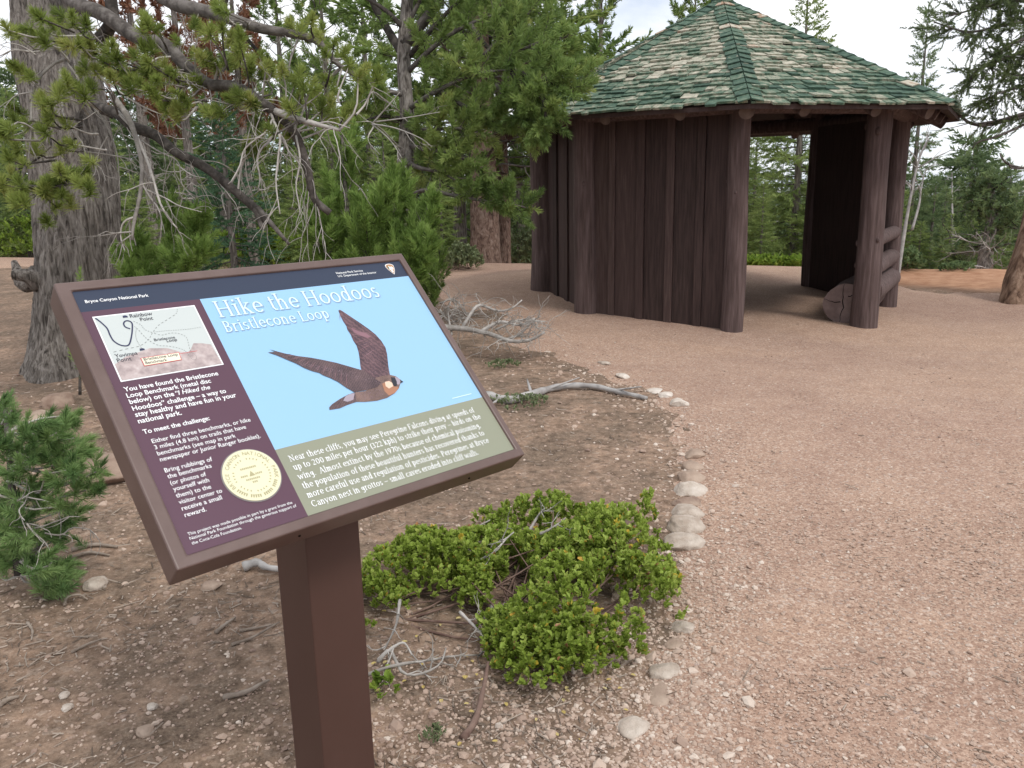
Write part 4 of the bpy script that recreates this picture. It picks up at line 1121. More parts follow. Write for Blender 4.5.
class Tree:
    """collects trunk, branches and foliage of one tree (local coordinates, base at the origin)"""
    def __init__(s, seed):
        s.t, s.b, s.f = MB(), MB(), MB(); s.r = np.random.RandomState(seed)
        s.pos, s.dir, s.sc, s.ti = [], [], [], []
    def tuft(s, p, d, sc=1.0, ti=None):
        s.pos.append(p); s.dir.append(d); s.sc.append(sc); s.ti.append(s.r.rand() if ti is None else ti)
    def twig(s, p, d, L, r0, tufts=2, sc=1.0, curl=.3, seg=4, mat=0, bare=False, ti=None, start=.45):
        """a side twig from p along d, its outer part in needles"""
        d = unit(np.asarray(d, float)); n = 4; P = [np.asarray(p, float)]
        for k in range(n):
            d = unit(d + s.r.normal(0, .12, 3) + np.array([0, 0, curl * (k / n)])); P.append(P[-1] + d * L / n)
        P = np.array(P); add_tube(s.b, P, np.linspace(r0, r0 * .45, n + 1), seg, cap=False, mat=mat, tint=s.r.rand())
        if not bare:
            for u in np.linspace(start, 1, tufts):
                k = min(int(u * n), n - 1); q = P[k] + (P[k + 1] - P[k]) * (u * n - k)
                s.tuft(q - d * .02, unit(P[k + 1] - P[k]) + s.r.normal(0, .22, 3), sc * s.r.uniform(.8, 1.15), ti)
        return P
    def limb(s, P, r0, r1, seg=7, rough=.12, mat=0):
        n = max(6, len(P) * 3); C = smooth_curve(P, n)
        add_tube(s.b, C, np.linspace(r0, r1, n), seg, cap=True, mat=mat, tint=s.r.rand(), rough=rough, seed=s.r.randint(999), freq=(4, 4, 3))
        return C
    def build(s, name, label, cat, loc, tm, bark, limbm, leaf, group=None, limb2=None, rz=0):
        T = thing(name, label, cat, loc, rz, group)
        if s.t.n: s.t.obj('trunk', bark, T)
        if s.b.n: s.b.obj('branches', [limbm, limb2 or limbm], T)
        if s.pos:
            pos, dr, sc, ti = np.array(s.pos), np.array(s.dir), np.array(s.sc), np.array(s.ti)
            k = np.arange(len(pos)) % len(tm)
            for q, t_ in enumerate(tm): scatter(s.f, t_, pos[k == q], dr[k == q], sc[k == q], s.r, 0, ti[k == q])
            s.f.obj('foliage', leaf, T)
        return T
    def trunk(s, P, rad, seg=14, rough=.2, n=30, freq=(9, 9, 1.2)):
        C = smooth_curve(P, n); L = np.linspace(0, 1, n)
        rr = np.interp(L, np.linspace(0, 1, len(rad)), rad)
        add_tube(s.t, C, rr, seg, rough=rough, seed=s.r.randint(999), freq=freq, tint=.5)
        return C, rr

def conifer(seed, H, r0, z0, nl, Lmax, kind, lean=(0, 0), top=.15, dens=1.0, bare_low=0):
    """generic pine or fir built limb by limb. kind: fir (tapered spire, flat sprays) or pine (open, crooked, tufted)"""
    t = Tree(seed); r = t.r
    C, rr = t.trunk([(0, 0, -.3), (lean[0] * .3, lean[1] * .3, H * .35), (lean[0] * .7, lean[1] * .7, H * .7), (lean[0], lean[1], H)], [r0 * 1.25, r0 * .95, r0 * .6, r0 * .07], 12)
    for k in range(nl):
        u = (k + r.rand()) / nl; z = z0 + (H * .985 - z0) * u
        c = np.array([np.interp(z, C[:, 2], C[:, 0]), np.interp(z, C[:, 2], C[:, 1]), z]); az = k * 2.39996 + r.normal(0, .35)
        if kind == 'fir':
            L = Lmax * ((1 - u) ** .8 * .93 + .07) * r.uniform(.72, 1.12); el = -.30 + .75 * u + r.normal(0, .1)
        else:
            L = Lmax * (math.sin(math.pi * min(1, .25 + .72 * u)) ** .7 * .9 + .12) * r.uniform(.5, 1.15); el = -.05 + .75 * u + r.normal(0, .25)
        n = 6; P = [c]; a_, e_ = az, el
        for q in range(n):
            w = q / n
            if kind == 'fir': e2 = e_ - .25 * math.sin(math.pi * w) + .35 * w
            else: e2 = e_ + .5 * w + r.normal(0, .22); a_ += r.normal(0, .22)
            P.append(P[-1] + np.array([math.cos(a_) * math.cos(e2), math.sin(a_) * math.cos(e2), math.sin(e2)]) * L / n)
        P = np.array(P); br = max(.006, min(r0 * .3, L * .017))
        add_tube(t.b, P, np.linspace(br, br * .25, n + 1), 5, cap=False, tint=r.rand())
        if u < bare_low: 
            for q in range(4):
                i = r.randint(1, n); t.twig(P[i], r.normal(0, 1, 3), L * .3, br * .35, bare=True, mat=1, seg=3)
            continue
        ti0 = r.rand()
        if kind == 'fir':
            m = max(3, int(L / .13 * dens))
            for q in range(m):
                w = .18 + .82 * (q + r.rand()) / m; i = min(int(w * n), n - 1); p = P[i] + (P[i + 1] - P[i]) * (w * n - i)
                d = unit(P[i + 1] - P[i]); sd = np.cross(d, [0, 0, 1]) * (1 if q % 2 else -1)
                dd = unit(d * .75 + unit(sd) * r.uniform(.4, 1.0) + np.array([0, 0, r.normal(-.05, .22)]))
                TL = (.22 + .42 * L * (1 - w) * .8) * r.uniform(.7, 1.2); ns = max(1, int(TL / .17))
                for v in range(ns): t.tuft(p + dd * TL * v / ns, dd + r.normal(0, .18, 3), r.uniform(.8, 1.2), np.clip(ti0 * .5 + r.rand() * .5, 0, 1))
            t.tuft(P[-1], P[-1] - P[-2], 1.0)
        else:
            m = max(2, int(L / .22 * dens))
            for q in range(m):
                w = .35 + .65 * (q + r.rand()) / m; i = min(int(w * n), n - 1); p = P[i] + (P[i + 1] - P[i]) * (w * n - i)
                d = unit(P[i + 1] - P[i]); dd = unit(d + r.normal(0, .6, 3) + np.array([0, 0, .35]))
                t.twig(p, dd, r.uniform(.18, .42), br * .3, tufts=r.randint(3, 6), sc=r.uniform(.9, 1.2), seg=3, ti=np.clip(ti0 * .4 + r.rand() * .6, 0, 1), start=.25)
            t.tuft(P[-1], P[-1] - P[-2], 1.2)
    for q in range(5): t.tuft(C[-1] - np.array([0, 0, .12 * q]), r.normal(0, .5, 3) + [0, 0, .8], .9)
    return t

def dead_twigs(t, p, d, L, r0, depth=2, mat=1, droop=-.3, n=6, wig=.25, kids=3):
    """crooked leafless twig with side twigs"""
    d = unit(np.asarray(d, float)); P = [np.asarray(p, float)]
    for k in range(n):
        d = unit(d + t.r.normal(0, wig, 3) + np.array([0, 0, droop / n])); P.append(P[-1] + d * L / n)
    P = np.array(P); add_tube(t.b, smooth_curve(P, n * 2), np.linspace(r0, r0 * .4, n * 2), 5, cap=False, mat=mat, tint=t.r.rand())
    if depth:
        for k in range(kids):
            i = t.r.randint(1, n); dd = unit(unit(P[i] - P[i - 1]) + t.r.normal(0, .6, 3))
            dead_twigs(t, P[i], dd, L * t.r.uniform(.3, .6), r0 * .55, depth - 1, mat, droop, max(3, n - 2), wig, max(1, kids - 1))
    return P

# ================================================================= the big old pine on the left
tb = on_ground(68, 373)
BASE = np.array([tb[0], tb[1], 0.0])
t = Tree(51); D0 = BASE[1]
def A(x, y, d): return at(x, y, d) - BASE
ctr = lambda x, y: A(x, y, 7.72)
n = 170; pts = smooth_curve([ctr(66, 400), ctr(70, 368), ctr(74, 320), ctr(77, 260), ctr(78, 190), ctr(70, 110), ctr(56, 40), ctr(42, -60), ctr(20, -200)], n)
rad = np.interp(np.linspace(0, 1, n), [0, .06, .14, .3, .5, .7, 1], [.40, .35, .325, .335, .345, .335, .26])
seg = 170
v, fs = tube(pts, rad, seg)
th = np.tile(np.linspace(0, 2 * np.pi, seg, endpoint=False), n); zz = np.repeat(pts[:, 2], seg); cc = np.repeat(pts, seg, 0)
out = unit(v - cc)
tw = th + zz * .12
q3 = np.c_[np.cos(tw) * 15, np.sin(tw) * 15, zz * 3.2]
ridg = 1 - np.abs(fbm(q3, 3, 71) - .5) * 4.5
lob = fbm(np.c_[np.cos(tw) * 1.3, np.sin(tw) * 1.3, zz * .5], 2, 73) - .5
flare = np.clip(1 - zz / .5, 0, 1) ** 2 * (.5 + fbm(np.c_[np.cos(th) * 1.8, np.sin(th) * 1.8, 0 * th], 2, 75)) * .05
v = v + out * (np.clip(ridg, -.6, 1) * .022 + lob * .16 + flare)[:, None]
t.t.add(v, fs, 0, .5, True)
# stub of a broken branch on the left side and a root
add_tube(t.t, smooth_curve([A(40, 283, 7.45), A(28, 276, 7.35), A(12, 275, 7.3)], 8), np.linspace(.10, .045, 8), 14, rough=.25)
add_tube(t.t, smooth_curve([A(40, 276, 7.8), A(24, 284, 7.8), A(14, 262, 7.9)], 8), np.linspace(.13, .03, 8), 12, rough=.25)
LB = []                                           # main limbs, photo position and distance
LB.append(t.limb([A(52, -30, 7.4), A(72, 2, 7.1), A(100, 12, 6.9), A(138, 38, 6.7), A(164, 44, 6.6), A(184, 64, 6.5), A(208, 84, 6.4), A(236, 87, 6.3), A(260, 102, 6.2), A(276, 113, 6.2)], .066, .036, 12))
LB.append(t.limb([A(276, 113, 6.2), A(296, 136, 6.25), A(308, 171, 6.3), A(314, 198, 6.35), A(330, 213, 6.4)], .036, .026, 10))
LB.append(t.limb([A(274, 111, 6.2), A(292, 117, 6.1), A(316, 124, 6.0), A(340, 130, 5.95)], .03, .012, 8, mat=1))
LB.append(t.limb([A(120, -40, 7.2), A(167, 0, 6.8), A(205, 11, 6.6), A(234, 20, 6.5), A(264, 29, 6.4), A(293, 34, 6.4), A(318, 42, 6.4), A(340, 66, 6.5), A(374, 84, 6.6)], .064, .014, 12))
LB.append(t.limb([A(80, 95, 7.3), A(97, 107, 7.1), A(117, 113, 6.9), A(132, 126, 6.8), A(155, 135, 6.7), A(176, 152, 6.6), A(205, 167, 6.5), A(234, 190, 6.4), A(258, 211, 6.35), A(266, 222, 6.3)], .05, .03, 10))
t.limb([A(258, 209, 6.35), A(270, 222, 6.3), A(289, 244, 6.25)], .028, .012, 7)
t.limb([A(255, 208, 6.35), A(261, 224, 6.3), A(263, 229, 6.3)], .026, .02, 7)
LB.append(t.limb([A(100, 40, 7.2), A(112, 20, 7.0), A(108, -20, 7.0)], .06, .05, 9))
LB.append(t.limb([A(113, 20, 7.0), A(122, 30, 6.9), A(140, 29, 6.85), A(150, 16, 6.8)], .02, .01, 7, mat=1))
t.limb([A(234, 22, 6.5), A(248, 40, 6.5), A(262, 55, 6.5), A(275, 63, 6.5)], .02, .008, 7)
t.limb([A(230, 19, 6.5), A(224, 5, 6.45), A(235, -20, 6.4)], .03, .02, 7)
# pale barkless branches hanging in front of the trunk
for P_, r0 in (([(112,96,6.6),(125,112,6.5),(135,135,6.45),(142,165,6.4),(140,195,6.4),(134,222,6.4),(132,240,6.4)], .032), ([(118,112,6.6),(132,128,6.5),(145,155,6.4),(153,178,6.35),(160,203,6.3),(170,220,6.3),(177,228,6.3)], .018),
               ([(68,58,6.6),(52,65,6.5),(38,80,6.4),(32,100,6.35),(31,130,6.3),(28,165,6.3),(26,172,6.3)], .016), ([(60,70,6.6),(62,90,6.5),(63,112,6.45),(70,128,6.4),(82,142,6.4),(86,158,6.4)], .012),
               ([(66,62,6.6),(78,78,6.5),(88,100,6.45),(102,118,6.4),(112,138,6.4),(118,160,6.4),(120,200,6.4)], .012), ([(70,62,6.6),(56,48,6.5),(36,52,6.4),(14,50,6.4),(0,56,6.4)], .011), ([(36,55,6.4),(22,46,6.35),(5,42,6.3)], .007),
               ([(31,128,6.3),(18,134,6.3),(0,138,6.3)], .008), ([(32,92,6.3),(15,96,6.3),(4,108,6.3)], .007), ([(64,105,6.4),(58,112,6.4),(55,114,6.4)], .008), ([(108,136,6.4),(100,150,6.4),(96,166,6.4)], .008),
               ([(92,72,6.5),(110,84,6.4),(128,98,6.3),(146,108,6.3),(170,118,6.2)], .011), ([(86,152,6.4),(110,155,6.4),(130,160,6.4),(136,170,6.4)], .008), ([(142,168,6.4),(152,185,6.4),(154,212,6.4)], .012),
               ([(140,140,6.5),(160,152,6.4),(178,162,6.35),(182,184,6.3),(196,200,6.3)], .008), ([(176,164,6.4),(192,175,6.35),(205,178,6.3)], .006), ([(132,232,6.4),(118,233,6.4),(100,236,6.4)], .010),
               ([(133,234,6.4),(124,240,6.4),(116,246,6.4)], .008), ([(147,190,6.4),(165,198,6.35),(180,206,6.3),(202,212,6.3)], .008), ([(130,60,6.5),(150,72,6.4),(178,77,6.3),(196,76,6.3)], .011), ([(98,54,6.6),(80,47,6.5),(60,48,6.5),(42,52,6.4)], .010),
               ([(270,112,6.2),(274,124,6.1),(270,140,6.0),(262,148,6.0),(257,160,6.0),(260,178,6.0),(258,190,6.0)], .014), ([(274,122,6.1),(280,138,6.0),(278,160,6.0),(276,184,6.0),(280,214,6.0)], .013), ([(274,126,6.1),(284,140,6.0),(290,156,6.0),(292,166,6.0)], .010),
               ([(272,120,6.1),(266,132,6.0),(255,140,6.0),(244,150,6.0),(240,165,6.0),(232,180,5.95),(228,184,5.95)], .010), ([(276,128,6.1),(288,150,6.0),(300,165,5.95),(305,178,5.95)], .009), ([(262,108,6.2),(244,108,6.1),(228,104,6.05),(210,100,6.0)], .010),
               ([(296,136,6.2),(300,160,6.1),(296,185,6.1),(299,205,6.1),(300,215,6.1)], .010), ([(316,124,6.0),(330,122,5.95),(350,128,5.9)], .010), ([(288,116,6.1),(300,108,6.0),(312,100,6.0),(322,92,6.0)], .009)):
    C = smooth_curve([A(*p) for p in P_], 16)
    add_tube(t.b, C, np.linspace(r0, r0 * .4, 16) * .8 * (1 + .1 * np.sin(np.arange(16) * 2.2)), 7, mat=1, tint=t.r.rand())
    for k in range(3):
        i = t.r.randint(4, 15); dead_twigs(t, C[i], unit(C[i] - C[i - 1]) + t.r.normal(0, .7, 3), t.r.uniform(.15, .45), r0 * .3, 1, 1, -1.0, 6, .25, 2)
for k in range(56):                               # finer dead twigs on the long limbs
    C = LB[(0, 3, 4, 1, 0, 3, 4, 2)[k % 8]]; i = t.r.randint(3, len(C) - 1)
    dead_twigs(t, C[i], t.r.normal(0, .5, 3) + [.2, -.2, -.4], t.r.uniform(.3, .75), .0045, 1, 1, -1.3, 7, .22, 2)
# needle tufts, where the picture shows them
TF = [(17,30),(8,26),(45,38),(38,36),(62,37),(70,42),(80,40),(88,44),(95,50),(92,40),(110,52),(104,58),(118,56),(135,52),(144,46),(152,45),(85,62),(95,66),(105,68),(112,74),(125,72),(136,74),(147,70),(156,66),(165,65),(170,72),(195,52),(204,56),(210,58),(216,64),(225,60),(240,52),(234,60),(250,58),(250,70),(262,72),(272,68),(290,72),(300,70),(240,40),(232,36),(30,72),(24,70),(68,80),(74,84),(62,86),(155,92),(150,86),(162,96),(170,98),(178,102),(180,106),(186,100),(165,106),(176,112),(215,108),(208,106),(222,110),(232,95),(240,92),(250,98),(256,102),(198,78),(192,80),(250,140),(258,136),(246,146),(262,142),(256,150),(270,125),(276,120),(284,118),(160,78),(140,80),(130,84),(122,62),(148,58),(178,74),(266,62),(282,66),(296,78),(304,84),(312,80),(318,94),(310,100),(300,96),(290,104),(322,104),(330,98),(336,88),(328,76),(148,20),(142,24),(146,14),(220,5),(216,0),(224,8),(200,25),(210,30),(222,24),(335,116),(345,112),(352,104),(330,110),(290,20),(300,28),(312,16),(322,24),(334,40),(344,48),(350,60),(326,50),(358,72),(366,80),(310,36),(376,74),(20,108),(14,116),(26,120),(8,124),(4,132),(36,146),(8,154),(60,146),(24,160),(44,128),(16,142),(72,140),(50,112),(66,120),(84,92),(92,84),(60,10),(72,18),(52,22),(86,22),(40,14),(50,100),(58,92),(42,98)]
twg = np.concatenate(LB)
for (x, y) in TF:
    p = A(x, y + 4, 6.15 + t.r.uniform(-.25, .35)); q = twg[np.argmin(np.linalg.norm(twg - p, axis=1) + .3 * (twg[:, 2] < p[2] - .6))]
    d = p - q; L = np.linalg.norm(d)
    if L > .4: q = p - unit(d) * .25 + [0, 0, -.05]; d = p - q
    mid = (p + q) / 2 + t.r.normal(0, .04, 3) - [0, 0, .03]
    add_tube(t.b, smooth_curve([q, mid, p], 6), np.linspace(.009, .005, 6), 5, cap=False, mat=t.r.randint(0, 2), tint=t.r.rand())
    ax = unit(unit(d) * .5 + np.array([0, 0, .75]) + t.r.normal(0, .35, 3)); s_ = t.r.uniform(.85, 1.15)
    t.tuft(p - ax * .04, ax, s_)
    if t.r.rand() < .5: t.tuft(p + t.r.normal(0, .05, 3), ax + t.r.normal(0, .5, 3), s_ * .85)
# bough low on the left
bl = t.limb([A(26, 165, 6.2), A(22, 180, 6.0), A(32, 186, 5.9), A(55, 186, 5.8), (A(88, 182, 5.75))], .014, .006, 6)
for k in range(46):
    x = t.r.uniform(-14, 92); y = 182 + 9 * math.sin(x * .06) + t.r.normal(0, 9) - 6 * (x < 25)
    p = A(x, y + 6, 5.85 + t.r.uniform(-.2, .2)); ax = unit(np.array([t.r.normal(.25, .3), -.2, .7]) + t.r.normal(0, .3, 3))
    i = np.argmin(np.linalg.norm(bl - p, axis=1)); add_tube(t.b, [bl[i], (bl[i] + p) / 2 - [0, 0, .02], p], [.006, .005, .004], 4, cap=False, tint=t.r.rand())
    t.tuft(p - ax * .04, ax, t.r.uniform(.8, 1.05))
t.build('old_pine', 'huge grey-barked old pine with bare pale branches at the left behind the sign', 'tree', BASE, TUFT_NEAR, BARK_GREY, LIMB, NEEDLE_NEAR, limb2=TWIG_GREY)

# ================================================================= middle pine behind the sign, reaching over the shelter roof
def place(x, d, y=None): 
    p = at(x, 186, d); return np.array([p[0], p[1], float(terrain(p[0], p[1]))])
BASE = place(402, 9.3)
t = Tree(63)
CT, RT = t.trunk([A(404, 330, 9.3), A(400, 250, 9.3), A(405, 180, 9.3), A(407, 120, 9.3), A(404, 60, 9.3), A(408, -30, 9.3), A(404, -160, 9.3)], [.15, .115, .10, .085, .075, .06, .035], 20, .22, 50)
t.limb([A(404, 45, 9.3), A(425, 20, 9.2), A(445, -10, 9.1), A(460, -60, 9.0)], .07, .03, 9); t.limb([A(406, 60, 9.3), A(385, 25, 9.4), A(374, 5, 9.4), A(360, -30, 9.4)], .05, .03, 8)
def bough(t, P, r0, r1, n_tw, tl, tuft_n, sc, spread=.7, up=.3, start=.2, mat=0, bare=0, ti=None, rise=0):
    C = t.limb(P, r0, r1, 7, mat=mat)
    for k in range(n_tw):
        w = start + (1 - start) * (k + t.r.rand()) / n_tw; i = min(int(w * (len(C) - 1)), len(C) - 2)
        d = unit(C[i + 1] - C[i]); dd = d * .7 + t.r.normal(0, spread, 3) + np.array([0, 0, up])
        if t.r.rand() < bare: dead_twigs(t, C[i], dd, tl * 1.3, r1 * .6, 1, 1, -.4, 5, .3, 2)
        else: t.twig(C[i], dd, tl * t.r.uniform(.6, 1.25), max(.004, r1 * .6), tufts=tuft_n, sc=sc, seg=4, ti=None if ti is None else np.clip(ti + t.r.normal(0, .2), 0, 1), start=.3)
    t.tuft(C[-1], C[-1] - C[-2], sc)
    return C
for P_, n_, tl, ti in (
    ([(407,110,9.3),(430,95,9.0),(455,82,8.8),(485,72,8.6),(512,70,8.5)], 26, .34, .6), ([(512,70,8.5),(535,78,8.4),(556,84,8.4),(574,92,8.4)], 30, .26, .45), ([(500,60,8.6),(520,50,8.5),(545,40,8.5)], 14, .3, .5),
    ([(495,85,8.6),(510,100,8.6),(520,115,8.6),(524,128,8.6)], 22, .26, .4), ([(440,92,9.0),(462,105,8.9),(485,118,8.8),(506,128,8.8)], 22, .3, .6), ([(405,75,9.3),(430,50,9.1),(458,30,9.0),(485,18,8.9),(505,12,8.9)], 26, .36, .6),
    ([(406,60,9.3),(440,20,9.1),(470,-8,9.0),(500,-25,8.9)], 22, .4, .6), ([(407,130,9.3),(430,130,9.0),(455,128,8.8),(478,132,8.7)], 22, .32, .75), ([(406,145,9.3),(428,150,9.0),(450,152,8.8),(470,158,8.8)], 18, .3, .75),
    ([(404,95,9.3),(388,92,9.1),(372,96,9.0),(358,104,9.0)], 10, .26, .65), ([(404,120,9.3),(384,116,9.0),(365,120,8.9)], 12, .3, .7), ([(402,160,9.3),(420,168,9.0),(440,172,8.9),(455,180,8.8)], 12, .26, .7),
    ([(405,30,9.3),(385,10,9.2),(360,-4,9.1),(335,-8,9.0)], 9, .28, .5), ([(405,30,9.3),(420,0,9.2),(430,-20,9.1)], 16, .36, .6), ([(528,80,8.45),(542,98,8.4),(546,114,8.4),(540,130,8.4)], 20, .22, .5), ([(512,72,8.5),(530,100,8.5),(530,120,8.45)], 16, .22, .45), ([(480,60,8.7),(500,40,8.6),(520,28,8.6),(530,10,8.6)], 14, .3, .45), ([(470,25,8.9),(490,50,8.8),(508,60,8.8)], 12, .3, .5)):
    bough(t, [A(*p) for p in P_], .032, .008, int(n_ * .85), tl, 4, 1.15, ti=ti)
for P_ in ([(402,150,9.3),(375,124,8.6),(355,122,8.4)], [(398,110,9.3),(385,100,8.6),(372,92,8.4),(366,110,8.3)], [(372,124,8.5),(395,128,8.3),(420,138,8.2),(432,147,8.2)], [(372,124,8.5),(390,140,8.4),(402,158,8.3)], [(374,122,8.5),(405,118,8.3),(440,112,8.2)], [(372,124,8.5),(388,106,8.4),(400,92,8.4)], [(374,126,8.5),(368,140,8.4),(380,155,8.4)]):
    C = smooth_curve([A(*p) for p in P_], 12); add_tube(t.b, C, np.linspace(.009, .003, 12), 6, mat=1, tint=.6)
    for k in range(2): dead_twigs(t, C[t.r.randint(4, 11)], unit(C[-1] - C[-3]) + t.r.normal(0, .5, 3), .25, .0035, 1, 1, -.2, 5, .2, 2)
# low bough pointing right in front of the shelter wall
bough(t, [A(403, 200, 9.3), A(425, 190, 9.0), A(455, 196, 8.9), A(478, 200, 8.8), A(505, 203, 8.7), A(528, 208, 8.7)], .026, .007, 34, .2, 4, 1.0, start=.45, ti=.35)
t.build('leaning_pine', 'pine with tufted green boughs behind the sign, reaching over the shelter\'s left eave', 'tree', BASE, TUFT_MID, BARK_GREY, LIMB, NEEDLE_MID, limb2=TWIG_GREY)

# ================================================================= young trees
def sapling(seed, name, label, base, stems, tm, leaf, n_tw, tl, sc, tn=4, ti=None, up=.5, spread=.7):
    t = Tree(seed)
    for k, (P, r0, r1) in enumerate(stems):
        C = smooth_curve(P, 14); mbx = t.t if k == 0 else t.b
        add_tube(mbx, C, np.linspace(r0, r1, 14), 8, tint=.5)
        for q in range(n_tw):
            w = .12 + .88 * (q + t.r.rand()) / n_tw; i = min(int(w * 13), 12); d = unit(C[i + 1] - C[i])
            az = q * 2.4 + t.r.normal(0, .4); dd = np.array([math.cos(az), math.sin(az), 0]) * spread + d * .5 + np.array([0, 0, up])
            t.twig(C[i], dd, tl * (1.15 - .75 * w) * t.r.uniform(.7, 1.2), r1 * .8, tufts=tn, sc=sc, seg=4, curl=.6, ti=ti, start=.15)
        t.tuft(C[-1], C[-1] - C[-2], sc * 1.1)
    return t.build(name, label, 'tree', base, tm, LIMB, LIMB, leaf)
BASE = place(352, 8.2); 
sapling(71, 'young_pine', 'bushy young pine with long bright green needles behind the middle of the sign', BASE,
        [([A(352, 352, 8.2), A(350, 290, 8.2), A(348, 230, 8.2), A(345, 185, 8.2), A(342, 135, 8.2)], .045, .012), ([A(352, 330, 8.2), A(372, 280, 8.1), A(390, 235, 8.0), A(400, 182, 8.0)], .03, .010), ([A(352, 330, 8.2), A(385, 290, 8.0), A(415, 250, 7.9), A(428, 205, 7.9)], .03, .010),
         ([A(352, 320, 8.2), A(335, 280, 8.1), A(322, 245, 8.0), A(318, 215, 8.0)], .03, .010), ([A(352, 320, 8.2), A(362, 270, 7.9), A(372, 235, 7.8), A(378, 205, 7.8)], .03, .010), ([A(360, 320, 8.2), A(395, 300, 7.9), A(412, 280, 7.8), A(425, 252, 7.7)], .02, .008)],
        [needle_tuft(k + 60, 85, .15, .085, .0062, 12, 58) for k in range(3)], NEEDLE_YOUNG, 28, .38, 1.0, 6)
BASE = place(165, 7.0)
sapling(72, 'pine_sapling', 'small bright green pine sapling between the old trunk and the sign top', BASE,
        [([A(165, 375, 7), A(166, 320, 7), A(168, 270, 7), A(172, 205, 7)], .03, .008), ([A(165, 340, 7), A(150, 290, 6.9), A(138, 240, 6.9)], .02, .007), ([A(165, 340, 7), A(185, 290, 6.9), A(196, 240, 6.9), A(200, 222, 6.9)], .02, .007), ([A(165, 330, 7), A(140, 285, 6.8), A(124, 262, 6.8)], .015, .006), ([A(165, 330, 7), A(182, 280, 6.7), A(206, 256, 6.7)], .015, .006)],
        [needle_tuft(k + 65, 80, .12, .066, .005, 12, 60) for k in range(3)], NEEDLE_YOUNG, 24, .24, .95, 5)
BASE = place(80, 6.4)
sapling(73, 'pine_seedling', 'tiny pine seedling against the foot of the old trunk', BASE,
        [([A(80, 395, 6.4), A(80, 340, 6.4), A(80, 282, 6.4)], .012, .005)], [needle_tuft(k + 67, 70, .10, .055, .0045, 12, 65) for k in range(2)], NEEDLE_YOUNG, 8, .10, .8, 2)
# blue-green young pine at the left edge
gp = on_ground(22, 560); BASE = np.array([gp[0], gp[1], 0])
t = Tree(74)
C = smooth_curve([A(20, 575, 3.35), A(14, 520, 3.35), A(10, 460, 3.35), A(4, 400, 3.35)], 12); add_tube(t.t, C, np.linspace(.022, .008, 12), 8)
BLT = [(8,432),(2,420),(22,440),(30,452),(34,428),(48,424),(56,416),(64,410),(70,418),(60,430),(74,432),(84,440),(40,446),(50,452),(64,452),(76,462),(88,470),(96,466),(20,466),(8,472),(30,478),(44,474),(54,484),(2,496),(14,502),(26,500),(10,520),(24,528),(36,534),(6,542),(18,546),(44,546),(52,556),(40,566),(56,572),(64,566),(2,560),(-8,440),(-6,480),(-8,520),(12,404),(-4,404),(24,412),(62,500),(70,510),(76,500),(58,520),(68,528),(86,484),(48,560),(60,582),(72,558),(28,560),(10,534),(30,512),(40,520),(14,486),(36,490),(66,472),(80,452),(44,434),(54,440)]
for (x, y) in BLT:
    p = A(x, y + 6, 3.3 + t.r.uniform(-.16, .18)); i = np.argmin(np.abs(C[:, 2] - (p[2] - .05))); q = C[i]
    mid = (p + q) / 2 + t.r.normal(0, .02, 3) + [0, 0, -.02]
    add_tube(t.b, smooth_curve([q, mid, p], 6), np.linspace(.006, .0028, 6), 5, cap=False, mat=1, tint=t.r.rand())
    d = unit(unit(p - q) * .5 + np.array([0, 0, .45]) + t.r.normal(0, .3, 3))
    for k in range(4): t.tuft(p - d * .05 + t.r.normal(0, .022, 3), d + t.r.normal(0, .38, 3), t.r.uniform(.75, 1.05))
for (x, y) in ((36,470),(40,512),(46,508),(30,505),(52,536),(60,540),(70,545)):
    dead_twigs(t, A(x - 25, y - 12, 3.25), A(x, y, 3.2) - A(x - 25, y - 12, 3.25) + np.array([.1, 0, 0]), .22, .004, 1, 1, -.3, 6, .3, 3)
t.build('blue_pine', 'low blue-green young pine at the left edge in front of the old trunk', 'tree', BASE, [needle_tuft(k + 80, 130, .075, .046, .0026, 10, 78) for k in range(3)], LIMB, LIMB, NEEDLE_BLUE, limb2=TWIG_GREY)

# dark little fir behind the bare branches
t = conifer(75, 2.9, .05, .12, 75, .85, 'fir', dens=2.6)
t.build('dark_fir', 'small dark green fir behind the hanging bare branches', 'tree', place(227, 12.5), SPRAY_MID, BARK_GREY, LIMB, NEEDLE_DARK)

# ================================================================= tree at the right edge
BASE = place(1034, 11.4)
t = Tree(81)
t.trunk([A(1022, 325, 11.6), A(1027, 292, 11.6), A(1036, 250, 11.6), A(1046, 200, 11.6), A(1062, 100, 11.4), A(1075, -40, 11.4)], [.40, .32, .275, .25, .22, .17], 40, .22, 50)
def spray_bough(P, n_tw, tl, ti, r0=.03):
    C = t.limb([A(*p) for p in P], r0, .008, 7)
    for k in range(n_tw):
        w = .12 + .88 * (k + t.r.rand()) / n_tw; i = min(int(w * (len(C) - 1)), len(C) - 2); d = unit(C[i + 1] - C[i])
        dd = unit(d * .6 + t.r.normal(0, .55, 3) + np.array([0, 0, -.12])); L = tl * t.r.uniform(.5, 1.2); m = max(3, int(L / .07))
        add_tube(t.b, [C[i], C[i] + dd * L], [.005, .002], 3, cap=False)
        for v in range(m): t.tuft(C[i] + dd * L * v / m + t.r.normal(0, .02, 3), dd + t.r.normal(0, .4, 3), t.r.uniform(.8, 1.15), np.clip(ti + t.r.normal(0, .25), 0, 1))
